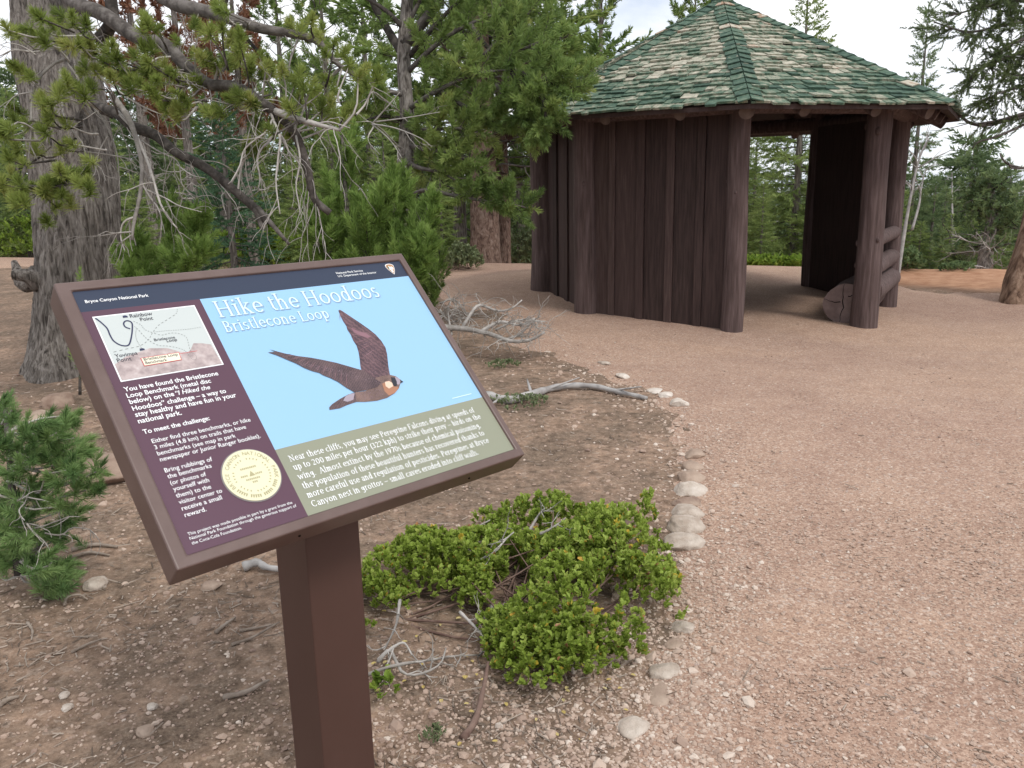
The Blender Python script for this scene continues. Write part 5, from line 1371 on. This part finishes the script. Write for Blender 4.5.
for P, n_, tl in (([(1064,30,11.2),(1030,22,10.8),(1000,26,10.5),(968,32,10.3),(934,22,10.2)], 34, .34), ([(1060,0,11.2),(1025,0,10.8),(990,5,10.5),(950,16,10.4)], 26, .36), ([(1062,60,11.2),(1030,52,10.7),(1000,60,10.4),(975,72,10.3),(966,96,10.2)], 30, .32),
                  ([(1060,80,11.2),(1030,85,10.7),(1002,92,10.4),(975,104,10.3)], 26, .3), ([(1060,110,11.2),(1030,112,10.7),(1000,120,10.5),(975,124,10.4)], 14, .25), ([(1064,20,11.2),(1035,34,10.7),(1008,46,10.5),(990,58,10.4)], 20, .34), ([(1060,-30,11.2),(1030,-18,10.7),(1000,-12,10.5),(975,-6,10.4)], 20, .36), ([(1060,60,11.2),(1040,72,10.7),(1015,76,10.4)], 16, .3)):
    spray_bough(P, int(n_ * 1.45), tl, .35)
for P, r0 in (([(1062,105,11.2),(1035,114,10.8),(1008,120,10.6),(985,125,10.5),(970,123,10.45),(960,116,10.4),(956,120,10.4)], .035), ([(1060,112,11.2),(1030,122,10.8),(1010,131,10.6),(992,138,10.5),(978,142,10.5),(972,149,10.5)], .022), ([(1058,160,11.2),(1030,168,10.9),(1010,165,10.7),(1002,158,10.6),(1000,153,10.6)], .022), ([(1030,168,10.9),(1012,168,10.7),(1008,162,10.6)], .016), ([(970,123,10.45),(955,127,10.4),(940,130,10.4),(930,131,10.4)], .006)):
    C = t.limb([A(*p) for p in P], r0, r0 * .35, 7)
t.build('edge_pine', 'tree with flaky tan bark at the right edge, its dark boughs hanging across the sky', 'tree', BASE, SPRAY_MID, BARK_TAN, LIMB, NEEDLE_EDGE)

# ================================================================= standing forest: prototypes, then copies
PROTO = {}
def proto(key, t, name, tm, bark, limbm, leaf, limb2=None):
    o = t.build(name, 'tree', 'tree', (0, 0, 0), tm, bark, limbm, leaf, limb2=limb2); PROTO[key] = [o, False]
proto('fir', conifer(91, 7.0, .09, .3, 105, 1.3, 'fir', dens=1.6), 'fir_tree', SPRAY_FAR, BARK_GREY, LIMB, NEEDLE_FIR)
proto('fir2', conifer(92, 7.0, .09, .25, 100, 1.5, 'fir', dens=1.6), 'fir_tree', SPRAY_FAR, BARK_GREY, LIMB, NEEDLE_FIR_LIGHT)
proto('spire', conifer(93, 7.0, .08, .3, 90, .85, 'fir', dens=1.6), 'spruce_tree', SPRAY_FAR, BARK_GREY, LIMB, NEEDLE_FIR)
proto('thin', conifer(94, 8.0, .10, 2.0, 60, 1.15, 'pine', dens=.8), 'pine_tree', TUFT_FAR, BARK_GREY, LIMB, NEEDLE_MID, TWIG_GREY)
proto('pine', conifer(95, 8.0, .17, 1.6, 64, 1.9, 'pine', dens=1.25, bare_low=.14), 'pine_tree', TUFT_FAR, BARK_RED, LIMB, NEEDLE_MID, TWIG_GREY)
proto('pine2', conifer(96, 8.0, .16, .6, 74, 1.8, 'pine', dens=1.3, bare_low=.05), 'pine_tree', TUFT_FAR, BARK_GREY, LIMB, NEEDLE_MID, TWIG_GREY)
proto('rust', conifer(97, 8.0, .12, 1.2, 60, 1.2, 'pine', dens=.9, bare_low=.3), 'dying_pine', TUFT_FAR, BARK_GREY, TWIG_GREY, NEEDLE_RUST, TWIG_GREY)
PH = dict(fir=7.0, fir2=7.0, spire=7.0, thin=8.0, pine=8.0, pine2=8.0, rust=8.0)
rt_ = np.random.RandomState(19)
def stand(key, x, d, top, label, wide=1.0, group='conifers behind the clearing'):
    """a tree at picture column x, d metres away, whose tip reaches picture height top"""
    b = place(x, d); tipz = at(x, top, d)[2]; s = (tipz - b[2]) / PH[key]
    loc = (b[0], b[1], b[2]); rz = rt_.rand() * 6.28; sc = (s * wide, s * wide, s)
    o, used = PROTO[key]
    if not used:
        o.location = loc; o.rotation_euler = (0, 0, rz); o.scale = sc; o['label'] = label; o['group'] = group; PROTO[key][1] = True
    else: copy_thing(o, label, loc, rz, sc, group)
for a in (
    ('pine', 484, 18.7, -90, 'thick reddish-trunked pine standing beside the path left of the shelter', 1.75),
    ('pine', 503, 19.4, -40, 'reddish trunk leaning right, just behind the thickest reddish pine', .95),
    ('pine2', 459, 20.2, -70, 'dark slim trunk just left of the thick reddish pine', .9),
    ('thin', 548, 20, -60, 'tall thin see-through pine left of the shelter roof'), ('thin', 600, 23, -55, 'tall thin pine just left of the roof slope, farther than its neighbour', .9),
    ('thin', 520, 25, -40, 'slim pine between the reddish trunks and the roof, far back'), ('thin', 333, 23, -45, 'thin see-through pine against the sky above the young bright pine'), ('thin', 372, 25, -30, 'thin pine in the sky gap left of the middle pine\'s trunk', 1.1), ('thin', 222, 26, -40, 'thin pine far behind the rusty dying pines', 1.1), ('thin', 290, 28, -20, 'distant thin pine behind the bent end of the old pine\'s limb', 1.2), ('fir', 518, 24, 120, 'grey-green fir low behind the shelter\'s left corner'), ('fir2', 545, 27, 60, 'pale fir far behind the shelter\'s left wall'),
    ('rust', 192, 14.5, -60, 'dying pine with rusty orange needles behind the old trunk'), ('rust', 248, 17, -50, 'rusty needled dying pine behind the gap in the green boughs', .9), ('rust', 150, 19, -70, 'reddish brown dying pine half hidden behind the old trunk'),
    ('fir2', 100, 19, 60, 'bushy light fir behind the old trunk'), ('fir2', 20, 24, 90, 'light fir left of the old trunk, across the path'),
    ('fir2', 300, 24, 60, 'light green fir in the gap right of the hanging white twigs'), ('fir', 255, 26, 70, 'fir deep in the wood behind the small dark fir'),
    ('fir', 415, 24, 90, 'dark fir showing under the middle pine'), ('fir2', 440, 22, 120, 'light fir just left of the dark slim trunk'), ('fir2', 355, 23, 130, 'low fir across the path behind the young pine'), ('fir2', 480, 26, 110, 'low fir between the reddish trunks, far back'), ('fir', 180, 24, 80, 'fir across the path behind the pine sapling'),
    ('thin', 690, 22, -10, 'pine whose tip peeks just left of the roof peak'), ('fir2', 797, 20, -8, 'tall fir whose tip shows above the right roof slope and its body through the doorway', .95), ('spire', 913, 21, 14, 'tall narrow tree rising above the right eave', .75),
    ('fir2', 764, 18.4, 180, 'bushy light fir low in the shelter doorway'), ('fir2', 742, 21, 130, 'light fir at the left side of the shelter doorway'), ('fir2', 812, 19.5, 165, 'light fir behind the dark inner wall, at the right of the doorway'), ('fir', 782, 27, 150, 'darker fir far back in the middle of the doorway'),
    ('fir2', 905, 20.5, 190, 'fir half hidden behind the shelter\'s right posts'), ('fir', 921, 25, 195, 'slim fir between the white leaning snag and the broad fir'), ('fir', 947, 22, 188, 'broad dark fir on the slope right of the shelter', 1.25), ('spire', 944, 27, 176, 'pointed spruce tip behind the broad dark fir'),
    ('spire', 976, 29, 146, 'tallest narrow spruce rising against the sky on the right', 1.1), ('fir', 968, 24, 196, 'dark fir right of the broad fir'), ('fir', 1006, 26, 172, 'pointed fir near the right edge behind the juniper'), ('fir2', 1022, 23, 180, 'fir cut by the right edge, behind the tan trunk'), ('fir', 992, 27, 185, 'fir filling the gap behind the twisted juniper'), ('fir', 930, 30, 200, 'small distant fir right of the leaning snag'),
    ('spire', 936, 21, 179, 'pointed spruce standing up behind the lighter low fir', 1.5), ('spire', 1010, 23, 168, 'pointed spruce near the right edge, left of the tan trunk', 1.4), ('spire', 960, 25, 186, 'slim spruce between the pointed one and the tallest one', 1.3),
    ('fir2', 135, 13.5, 175, 'young light green fir right behind the old trunk', 1.2), ('fir2', 300, 14.5, 150, 'young light fir behind the hanging white twigs', 1.2), ('fir2', 190, 16, 140, 'young light fir behind the pine sapling', 1.2), ('fir2', 385, 15, 130, 'young light fir left of the middle pine\'s trunk', 1.1), ('fir2', 440, 16.5, 170, 'young light fir just left of the reddish trunks', 1.2), ('fir2', 262, 18, 165, 'young light fir under the rusty pine', 1.3), ('fir2', 335, 20, 110, 'taller light fir across the path behind the young bright pine', 1.2),
    ('fir2', 955, 19.5, 214, 'lighter low fir in front of the broad dark fir', 1.3), ('fir2', 1000, 20.5, 196, 'light fir behind the tan trunk\'s left side', 1.25), ('fir2', 925, 20, 222, 'low light fir beside the foot of the leaning snag', 1.35), ('fir2', 975, 21.5, 205, 'light green fir between the broad fir and the juniper', 1.2), ('fir2', 755, 24, 120, 'tall light fir farther back at the left of the doorway', 1.1), ('fir', 800, 23, 140, 'green fir against the dark inner wall in the doorway', 1.2)):
    stand(*a)

# twisted dark juniper-like tree on the right
BASE = place(986, 17.5)
t = Tree(85); P = [A(984, 300, 17.5), A(985, 262, 17.5), A(990, 235, 17.5), A(992, 205, 17.5), A(988, 176, 17.5)]
t.trunk(P, [.20, .15, .12, .09, .04], 12)
for k in range(34):
    w = .15 + .85 * t.r.rand(); z = w; i = min(int(w * 4), 3); c = P[i] + (P[i + 1] - P[i]) * (w * 4 - i); az = t.r.rand() * 6.28; L = t.r.uniform(.5, 1.25) * (1.1 - .5 * w)
    d = np.array([math.cos(az), math.sin(az), t.r.uniform(-.2, .6)])
    if w < .5 and t.r.rand() < .6: dead_twigs(t, c, d, L, .018, 2, 1, .1, 6, .3, 4)
    else: 
        q = dead_twigs(t, c, d, L, .022, 1, 0, .2, 6, .25, 2)
        for v in range(26): t.tuft(q[t.r.randint(2, 7)] + t.r.normal(0, .17, 3), t.r.normal(0, .7, 3) + [0, 0, .6], t.r.uniform(.6, 1.0))
t.build('juniper', 'dark twisted tree with grey dead lower twigs right of the shelter', 'tree', BASE, TUFT_FAR, BARK_GREY, LIMB, NEEDLE_FIR, limb2=TWIG_GREY)

# bare snags
def snag(name, label, pts, d, r0, twigs, seed):
    global BASE
    BASE = at(pts[0][0], pts[0][1], d); t = Tree(seed)
    C = smooth_curve([A(x, y, d) for x, y in pts], 20); add_tube(t.t, C, np.linspace(r0, r0 * .2, 20), 8, rough=.1)
    for k in range(twigs):
        i = t.r.randint(8, 19); dead_twigs(t, C[i], unit(C[i] - C[i - 1]) + t.r.normal(0, .6, 3), t.r.uniform(.3, .8) * (.5 if name == 'stump' else 1), r0 * .3, 1, 0, .1, 5, .25, 2)
    t.build(name, label, 'dead tree', BASE, [], DEADWOOD, DEADWOOD, None)
snag('leaning_snag', 'slim white dead trunk leaning right beside the shelter\'s right posts', [(897, 280), (904, 235), (911, 195), (919, 160), (929, 138)], 14.2, .04, 7, 1)
snag('thin_snag', 'thin bare grey pole standing behind the pointed spruce tip', [(953, 250), (952, 205), (952, 172)], 21, .045, 2, 2)
snag('crooked_snag', 'short crooked grey dead stem right of the leaning snag', [(912, 230), (919, 205), (921, 190), (926, 168)], 15.5, .028, 3, 3)
snag('stump', 'small broken grey stump with spiky roots on the orange soil at right', [(960, 284), (966, 276), (972, 264)], 15.0, .05, 3, 4)

# ---------------------------------------------------------------- far wood: one continuous mass behind everything
fw = MB(); rf = np.random.RandomState(77); pos, dr, sc, ti = [], [], [], []
for k in range(400):
    a = rf.uniform(-48, 46); d = rf.uniform(29, 75); x_, y_ = d * math.sin(R(a)), d * math.cos(R(a))
    z_ = float(terrain(x_, y_)); h = rf.uniform(5, 9)
    if a > 12: h = rf.uniform(3.5, 5.5)
    if a < 5: h = rf.uniform(4, 7.5)
    add_tube(fw, [(x_, y_, z_ - .3), (x_, y_, z_ + h * .97)], [.10, .02], 5, mat=1)
    m = int(h * 60)
    u = rf.rand(m); az = rf.rand(m) * 6.28; rad = (1 - u) ** .8 * h * .17 * np.sqrt(rf.uniform(.15, 1, m))
    pos.append(np.c_[x_ + rad * np.cos(az), y_ + rad * np.sin(az), z_ + .3 + u * (h - .4)]); dr.append(np.c_[np.cos(az), np.sin(az), rf.normal(.05, .3, m)]); sc.append(rf.uniform(1.6, 2.6, m)); ti.append(np.clip(rf.rand() * .5 + rf.rand(m) * .5, 0, 1))
pos, dr, sc, ti = map(np.concatenate, (pos, dr, sc, ti))
scatter(fw, SPRAY_FAR[0], pos, dr, sc, rf, 0, ti)
tag(fw.obj('far_forest', [NEEDLE_FIR, BARK_GREY]), 'dense conifer wood far behind the clearing', 'forest', kind='stuff')

# ================================================================= shrubs and ground cover
def leaf_tmpl(n=6): return oval(n, .3)
def leafy(pos, up, rng, n_leaf, size, tilt=(.45, 1.35)):
    """rosettes of oval leaves at the shoot tips"""
    P, D, S, SD = [], [], [], []
    N = len(pos)
    for k in range(n_leaf):
        az = k * 2.4 + rng.rand(N) * .8; el = rng.uniform(*tilt, N)
        u = up + 0; a = unit(rng.normal(size=(N, 3))); e1 = unit(np.cross(u, a)); e2 = np.cross(u, e1)
        d = unit((e1 * np.cos(az)[:, None] + e2 * np.sin(az)[:, None]) * np.cos(el)[:, None] + u * np.sin(el)[:, None])
        P.append(pos + u * (k / n_leaf - .6)[..., None] * size * 1.6 if np.ndim(k) else pos + u * (k / n_leaf - .6) * size * 1.8); D.append(d); S.append(size * rng.uniform(.55, 1.28, N))
    return np.concatenate(P), np.concatenate(D), np.concatenate(S)
def leaf_frames(d, rng):
    side = unit(np.cross(d, unit(np.array([0, 0, 1.0]) + rng.normal(0, .35, d.shape)))); upv = np.cross(side, d)
    return np.stack([side, d, upv], -1)
OVAL6 = oval(6, .35)
def shrub(name, label, cat, base, lobes, n, size, leafmat, seed, n_leaf=9, stems=40, group=None, ylw=True):
    rng = np.random.RandomState(seed); pos, up = [], []
    while len(pos) < n:
        l = lobes[rng.choice(len(lobes), p=np.array([a[2] * a[3] for a in lobes]) / sum(a[2] * a[3] for a in lobes))]
        cx, cy, rx, ry, h = l; a = rng.rand() * 6.283; q = math.sqrt(rng.rand()); e = 1 + .13 * math.sin(3 * a + cx * 9) + .10 * math.sin(7 * a + 1)
        x_, y_ = cx + rx * q * e * math.cos(a), cy + ry * q * e * math.sin(a)
        top = h * math.sqrt(max(0, 1 - (q * .96) ** 2)); dens = fbm(np.array([x_ * 6, y_ * 6, seed]), 2, seed)
        if dens < .36 + .05 * rng.rand(): continue
        z_ = top * (1 - .75 * rng.rand() ** 2.2) * (.75 + .5 * dens) + .015
        pos.append((x_, y_, z_)); up.append((.5 * (x_ - cx) / rx * q + rng.normal(0, .25), .5 * (y_ - cy) / ry * q + rng.normal(0, .25) - .12, 1))
    pos = np.array(pos); up = unit(np.array(up)); gz = ground_z(pos[:, 0], pos[:, 1]); pos[:, 2] += gz
    b0 = np.array([base[0], base[1], float(ground_z(np.array([base[0]]), np.array([base[1]]))[0])])
    T = thing(name, label, cat, b0, 0, group)
    mb = MB(); P, D, S = leafy(pos - b0, up, rng, n_leaf, size)
    ti_r = rng.beta(2, 2.2, n) * .84; ti_r[rng.rand(n) < .03] = .90; 
    ti_ = np.clip(np.tile(ti_r, n_leaf) + rng.normal(0, .10, n * n_leaf), 0, .89)
    if ylw:
        old = rng.rand(n * n_leaf) < .022; ti_[old] = rng.uniform(.91, .99, old.sum())
        for c_ in rng.choice(n, max(2, n // 160)): 
            ti_[np.arange(n_leaf) * n + c_] = rng.choice([.925, .93, .985])
    V, F, Tt = OVAL6
    W = np.einsum('nij,vj->nvi', leaf_frames(D, rng), V) * S[:, None, None] + P[:, None]
    G = F[None] + (np.arange(len(P)) * len(V))[:, None, None]
    mb.add(W.reshape(-1, 3), G.reshape(-1, 3), 0, np.repeat(ti_, len(F)))
    mb.obj('foliage', leafmat, T)
    if stems:
        mb = MB()
        for k in range(stems):
            tip = pos[rng.randint(n)] - b0; l = lobes[rng.randint(len(lobes))]; st = np.array([l[0] + rng.normal(0, .06), l[1] + rng.normal(0, .06), b0[2] + .01]) - b0
            m = (st + tip) / 2 + rng.normal(0, .03, 3); m[2] = max(m[2] * .6, .02)
            add_tube(mb, smooth_curve([st, m, tip], 8), np.linspace(.006, .0022, 8), 5, cap=False)
        mb.obj('stems', STEM, T)
    return T
t_ = shrub('manzanita_shrub', 'low spreading green manzanita shrub with a few yellow leaves beside the stone edging', 'shrub', (.18, 2.95),
      [(.12,3.12,.24,.26,.19), (-.06,3.02,.17,.22,.13), (.27,2.84,.33,.47,.27), (.41,3.22,.25,.34,.24), (-.38,3.12,.27,.30,.18), (-.14,3.20,.26,.27,.17), (.10,2.56,.21,.21,.15), (.10,3.55,.30,.16,.20), (.02,2.66,.16,.20,.12), (-.52,2.92,.12,.16,.11), (.62,3.62,.05,.09,.20)], 4800, .0134, LEAF_GREEN, 201, 9, 60)
# bare twigs of the shrub
tw = Tree(202); BASE = np.array(t_.location)
for P_ in ([(365,676,2.72),(385,668,2.74),(408,663,2.76),(430,660,2.8),(455,656,2.85),(480,655,2.9)], [(378,660,2.78),(392,648,2.8),(404,643,2.82),(412,655,2.8)], [(378,662,2.76),(390,650,2.8),(402,672,2.74),(420,674,2.74),(440,664,2.78),(446,648,2.84)], [(455,565,3.4),(468,548,3.45),(474,530,3.5),(490,520,3.55)],
           [(478,562,3.35),(496,550,3.35),(505,540,3.4),(514,532,3.4)], [(530,530,3.5),(538,516,3.55),(545,508,3.55)], [(540,534,3.4),(552,528,3.4),(566,518,3.45)], [(400,600,3.1),(396,625,3.0),(384,650,2.85)], [(492,600,3.2),(490,640,3.0),(478,660,2.9)], [(460,612,3.1),(476,628,3.0),(488,642,2.95)]):
    C = smooth_curve([A(*p) for p in P_], 14); C[:, 2] = np.maximum(C[:, 2], .012); add_tube(tw.b, C, np.linspace(.0065, .0025, 14) * (1 + .15 * np.sin(np.arange(14) * 1.7)), 7, mat=0, tint=tw.r.rand())
    for k in range(3): dead_twigs(tw, C[tw.r.randint(3, 13)], unit(C[-1] - C[-4]) + tw.r.normal(0, .6, 3) + [0, 0, .2], tw.r.uniform(.05, .14), .003, 1, 0, .05, 5, .3, 2)
tw.b.obj('bare_twigs', TWIG_GREY, t_)
g = on_ground(386, 694)
shrub('seedling_plant', 'small broad-leaved green plant on the dirt right beside the sign post', 'plant', g, [(g[0], g[1], .05, .05, .05)], 9, .018, LEAF_COVER, 203, 6, 0, ylw=False)
g = on_ground(425, 742)
shrub('sage_tuft', 'tiny pale grey-green tuft on the gravelly dirt near the bottom', 'plant', g, [(g[0], g[1], .06, .05, .03)], 60, .0055, LEAF_SAGE, 204, 6, 0, ylw=False)
# low bushes across the path
for q, (x, d, rx, ry, h, n, lab) in enumerate([
    (12, 23.5, 3.2, 1.4, 1.1, 1500, 'bright green low bush beyond the far path at the left edge'), (-30, 27, 3.5, 1.6, 1.3, 900, 'bright green bush left of and behind the one at the left edge'),
    (262, 17.8, 1.5, .8, .75, 1000, 'bright green bush behind the path, above the sign\'s top edge'), (222, 18.6, 1.2, .8, .6, 600, 'green low bush left of the bright one above the sign\'s top edge'), (320, 18.2, 1.2, .7, .7, 700, 'green bush beside the young pine, across the path'),
    (770, 17.4, 1.4, .5, .22, 700, 'bright green ground cover at the far side of the shelter doorway'), (800, 17.6, .9, .5, .3, 350, 'green patch at the right side of the shelter doorway'), (905, 14.6, .45, .4, .38, 300, 'low green bush at the foot of the white leaning snag'), (966, 14.2, .3, .2, .09, 70, 'small low green tuft in front of the grey stump'), 
    (452, 15.8, .5, .4, .5, 260, 'grey-green twiggy shrub left of the reddish trunks'), (520, 20.5, 1.3, .7, .9, 500, 'grey-green shrub between the reddish trunks and the shelter wall')]):
    b = place(x, d)
    shrub('low_bush', lab, 'bush', (b[0], b[1]), [(b[0], b[1], rx, ry, h), (b[0] + rx * .5, b[1] + .3, rx * .7, ry * .7, h * .8)], n, .055 if d > 17 else .04, LEAF_SAGE if 'grey-green' in lab else LEAF_COVER if d > 17 else NEEDLE_FIR, 300 + q, 7, 12, 'low bushes round the clearing', ylw=False)
# feathery young tree just behind the sign's top right corner
BASE = place(425, 10.2)
sapling(76, 'feathery_sapling', 'soft feathery green sapling showing just right of the sign\'s top corner', BASE,
        [([A(425, 320, 10.2), A(424, 270, 10.2), A(422, 222, 10.2)], .02, .006), ([A(425, 318, 10.2), A(436, 285, 10.1), A(440, 250, 10.1)], .012, .005), ([A(425, 318, 10.2), A(414, 280, 10.1), A(410, 245, 10.1)], .012, .005), ([A(425, 318, 10.2), A(432, 295, 9.9), A(430, 278, 9.8)], .010, .005)],
        [needle_tuft(k + 90, 50, .13, .05, .006, 20, 75) for k in range(2)], NEEDLE_YOUNG, 16, .26, 1.0, 4)
g = on_ground(520, 407)
shrub('moss_tuft', 'small dull green tuft under the curved grey branch', 'plant', g, [(g[0], g[1], .22, .16, .05)], 150, .012, LEAF_SAGE, 321, 6, 0, ylw=False)
g = on_ground(505, 370)
shrub('grass_tuft', 'dull green tuft on the dirt between brush pile and curved branch', 'plant', g, [(g[0], g[1], .16, .12, .05)], 90, .012, LEAF_SAGE, 322, 6, 0, ylw=False)

# pile of grey dead branches next to the sign
BASE = np.append(on_ground(490, 340), 0)
t = Tree(86)
for P_, r0 in (([(440,327,7.9),(465,329,7.9),(490,334,7.8),(510,341,7.7),(530,340,7.7),(545,332,7.7)], .03), ([(462,328,7.95),(472,312,8.0),(480,305,8.1),(498,311,8.1),(512,308,8.1),(522,300,8.1)], .018), ([(480,332,7.9),(500,322,7.9),(520,325,7.9),(535,318,7.9)], .02), ([(505,340,7.8),(520,334,7.8),(532,322,7.8),(541,316,7.8)], .014), ([(440,310,8.3),(450,322,8.2),(462,318,8.1)], .012), ([(452,335,7.9),(448,312,8.1),(452,298,8.2)], .010), ([(440,303,8.4),(455,300,8.3),(470,318,8.1)], .010), ([(495,330,7.9),(520,320,7.9),(545,322,7.9)], .012)):
    C = smooth_curve([A(*p) for p in P_], 16); C[:, 2] = np.maximum(C[:, 2], .02); add_tube(t.b, C, np.linspace(r0, r0 * .4, 16), 7, tint=t.r.rand())
    for k in range(16): dead_twigs(t, C[t.r.randint(2, 15)], t.r.normal(0, .7, 3) * [1, 1, .5] + [.4, 0, .05], t.r.uniform(.12, .36), .0042, 1, 0, -.2, 5, .3, 3)
t.build('brush_pile', 'tangle of dead grey branches on the ground right of the sign', 'dead branches', BASE, [], None, TWIG_GREY, None)
# ================================================================= sky, sun, camera
w = bpy.data.worlds.new('World'); scene.world = w; w.use_nodes = True
nt = w.node_tree; bg = nt.nodes['Background']
SUN_EL, SUN_AZ = 52, 140          # azimuth clockwise from straight ahead: behind the right shoulder
sky = nt.nodes.new('ShaderNodeTexSky'); sky.sky_type = 'NISHITA'; sky.sun_disc = False
sky.sun_elevation = R(SUN_EL); sky.sun_rotation = R(SUN_AZ); sky.altitude = 2700; sky.air_density = 1.0; sky.dust_density = 1.5
tc = nt.nodes.new('ShaderNodeTexCoord'); mp = nt.nodes.new('ShaderNodeMapping'); mp.inputs['Scale'].default_value = (1, 1, 2.2)
nt.links.new(tc.outputs['Generated'], mp.inputs[0])
mp.inputs['Location'].default_value = (.35, .1, .2)
cl = noise(nt, mp.outputs[0], 2.4, 6, .52, .4)
cover = ramp(nt, cl, [(.34, (.45,.45,.45)), (.47, (1,1,1))])
cloud = ramp(nt, noise(nt, mp.outputs[0], 5.0, 5, .55), [(.3, (7.2,7.6,8.3)), (.7, (10.6,10.6,10.7))])
nt.links.new(mixc(nt, cover, sky.outputs[0], cloud), bg.inputs[0]); bg.inputs[1].default_value = .105
sl = bpy.data.lights.new('sun', 'SUN'); sl.energy = 1.5; sl.angle = R(12); sl.color = (1, .96, .90)
so = bpy.data.objects.new('sun', sl); COL.objects.link(so)
a, e = R(SUN_AZ), R(SUN_EL)
so.rotation_euler = Vector((math.sin(a) * math.cos(e), math.cos(a) * math.cos(e), math.sin(e))).to_track_quat('Z', 'Y').to_euler()
so.location = (3, -3, 12)
cam = bpy.data.cameras.new('camera'); co = bpy.data.objects.new('camera', cam); COL.objects.link(co)
cam.sensor_width = 36; cam.lens = FPX * 36 / 1024; cam.clip_start = .05; cam.clip_end = 40000
B = -_fw
co.matrix_world = Matrix(((CR[0], CU[0], B[0], 0), (CR[1], CU[1], B[1], 0), (CR[2], CU[2], B[2], EYE), (0, 0, 0, 1)))
scene.camera = co
scene.view_settings.view_transform = 'Standard'; scene.view_settings.look = 'None'
scene.view_settings.exposure = .36; scene.view_settings.gamma = 1
scene.cycles.max_bounces = 6; scene.cycles.diffuse_bounces = 3; scene.cycles.transparent_max_bounces = 4

# thin summer haze over the whole place, ground and far ranges included
hz = bpy.data.materials.new('haze'); hz.use_nodes = True
hn = hz.node_tree; hn.nodes.remove(hn.nodes['Principled BSDF'])
pv = hn.nodes.new('ShaderNodeVolumePrincipled'); pv.inputs['Density'].default_value = 9e-5; pv.inputs['Color'].default_value = (.82, .90, 1, 1); pv.inputs['Anisotropy'].default_value = .2
hn.links.new(pv.outputs[0], hn.nodes['Material Output'].inputs['Volume'])
mb = MB(); mb.add(box_v(-9900, 9900, -9900, 9900, -262, 24), BOXF)
tag(mb.obj('haze', hz), kind='stuff')
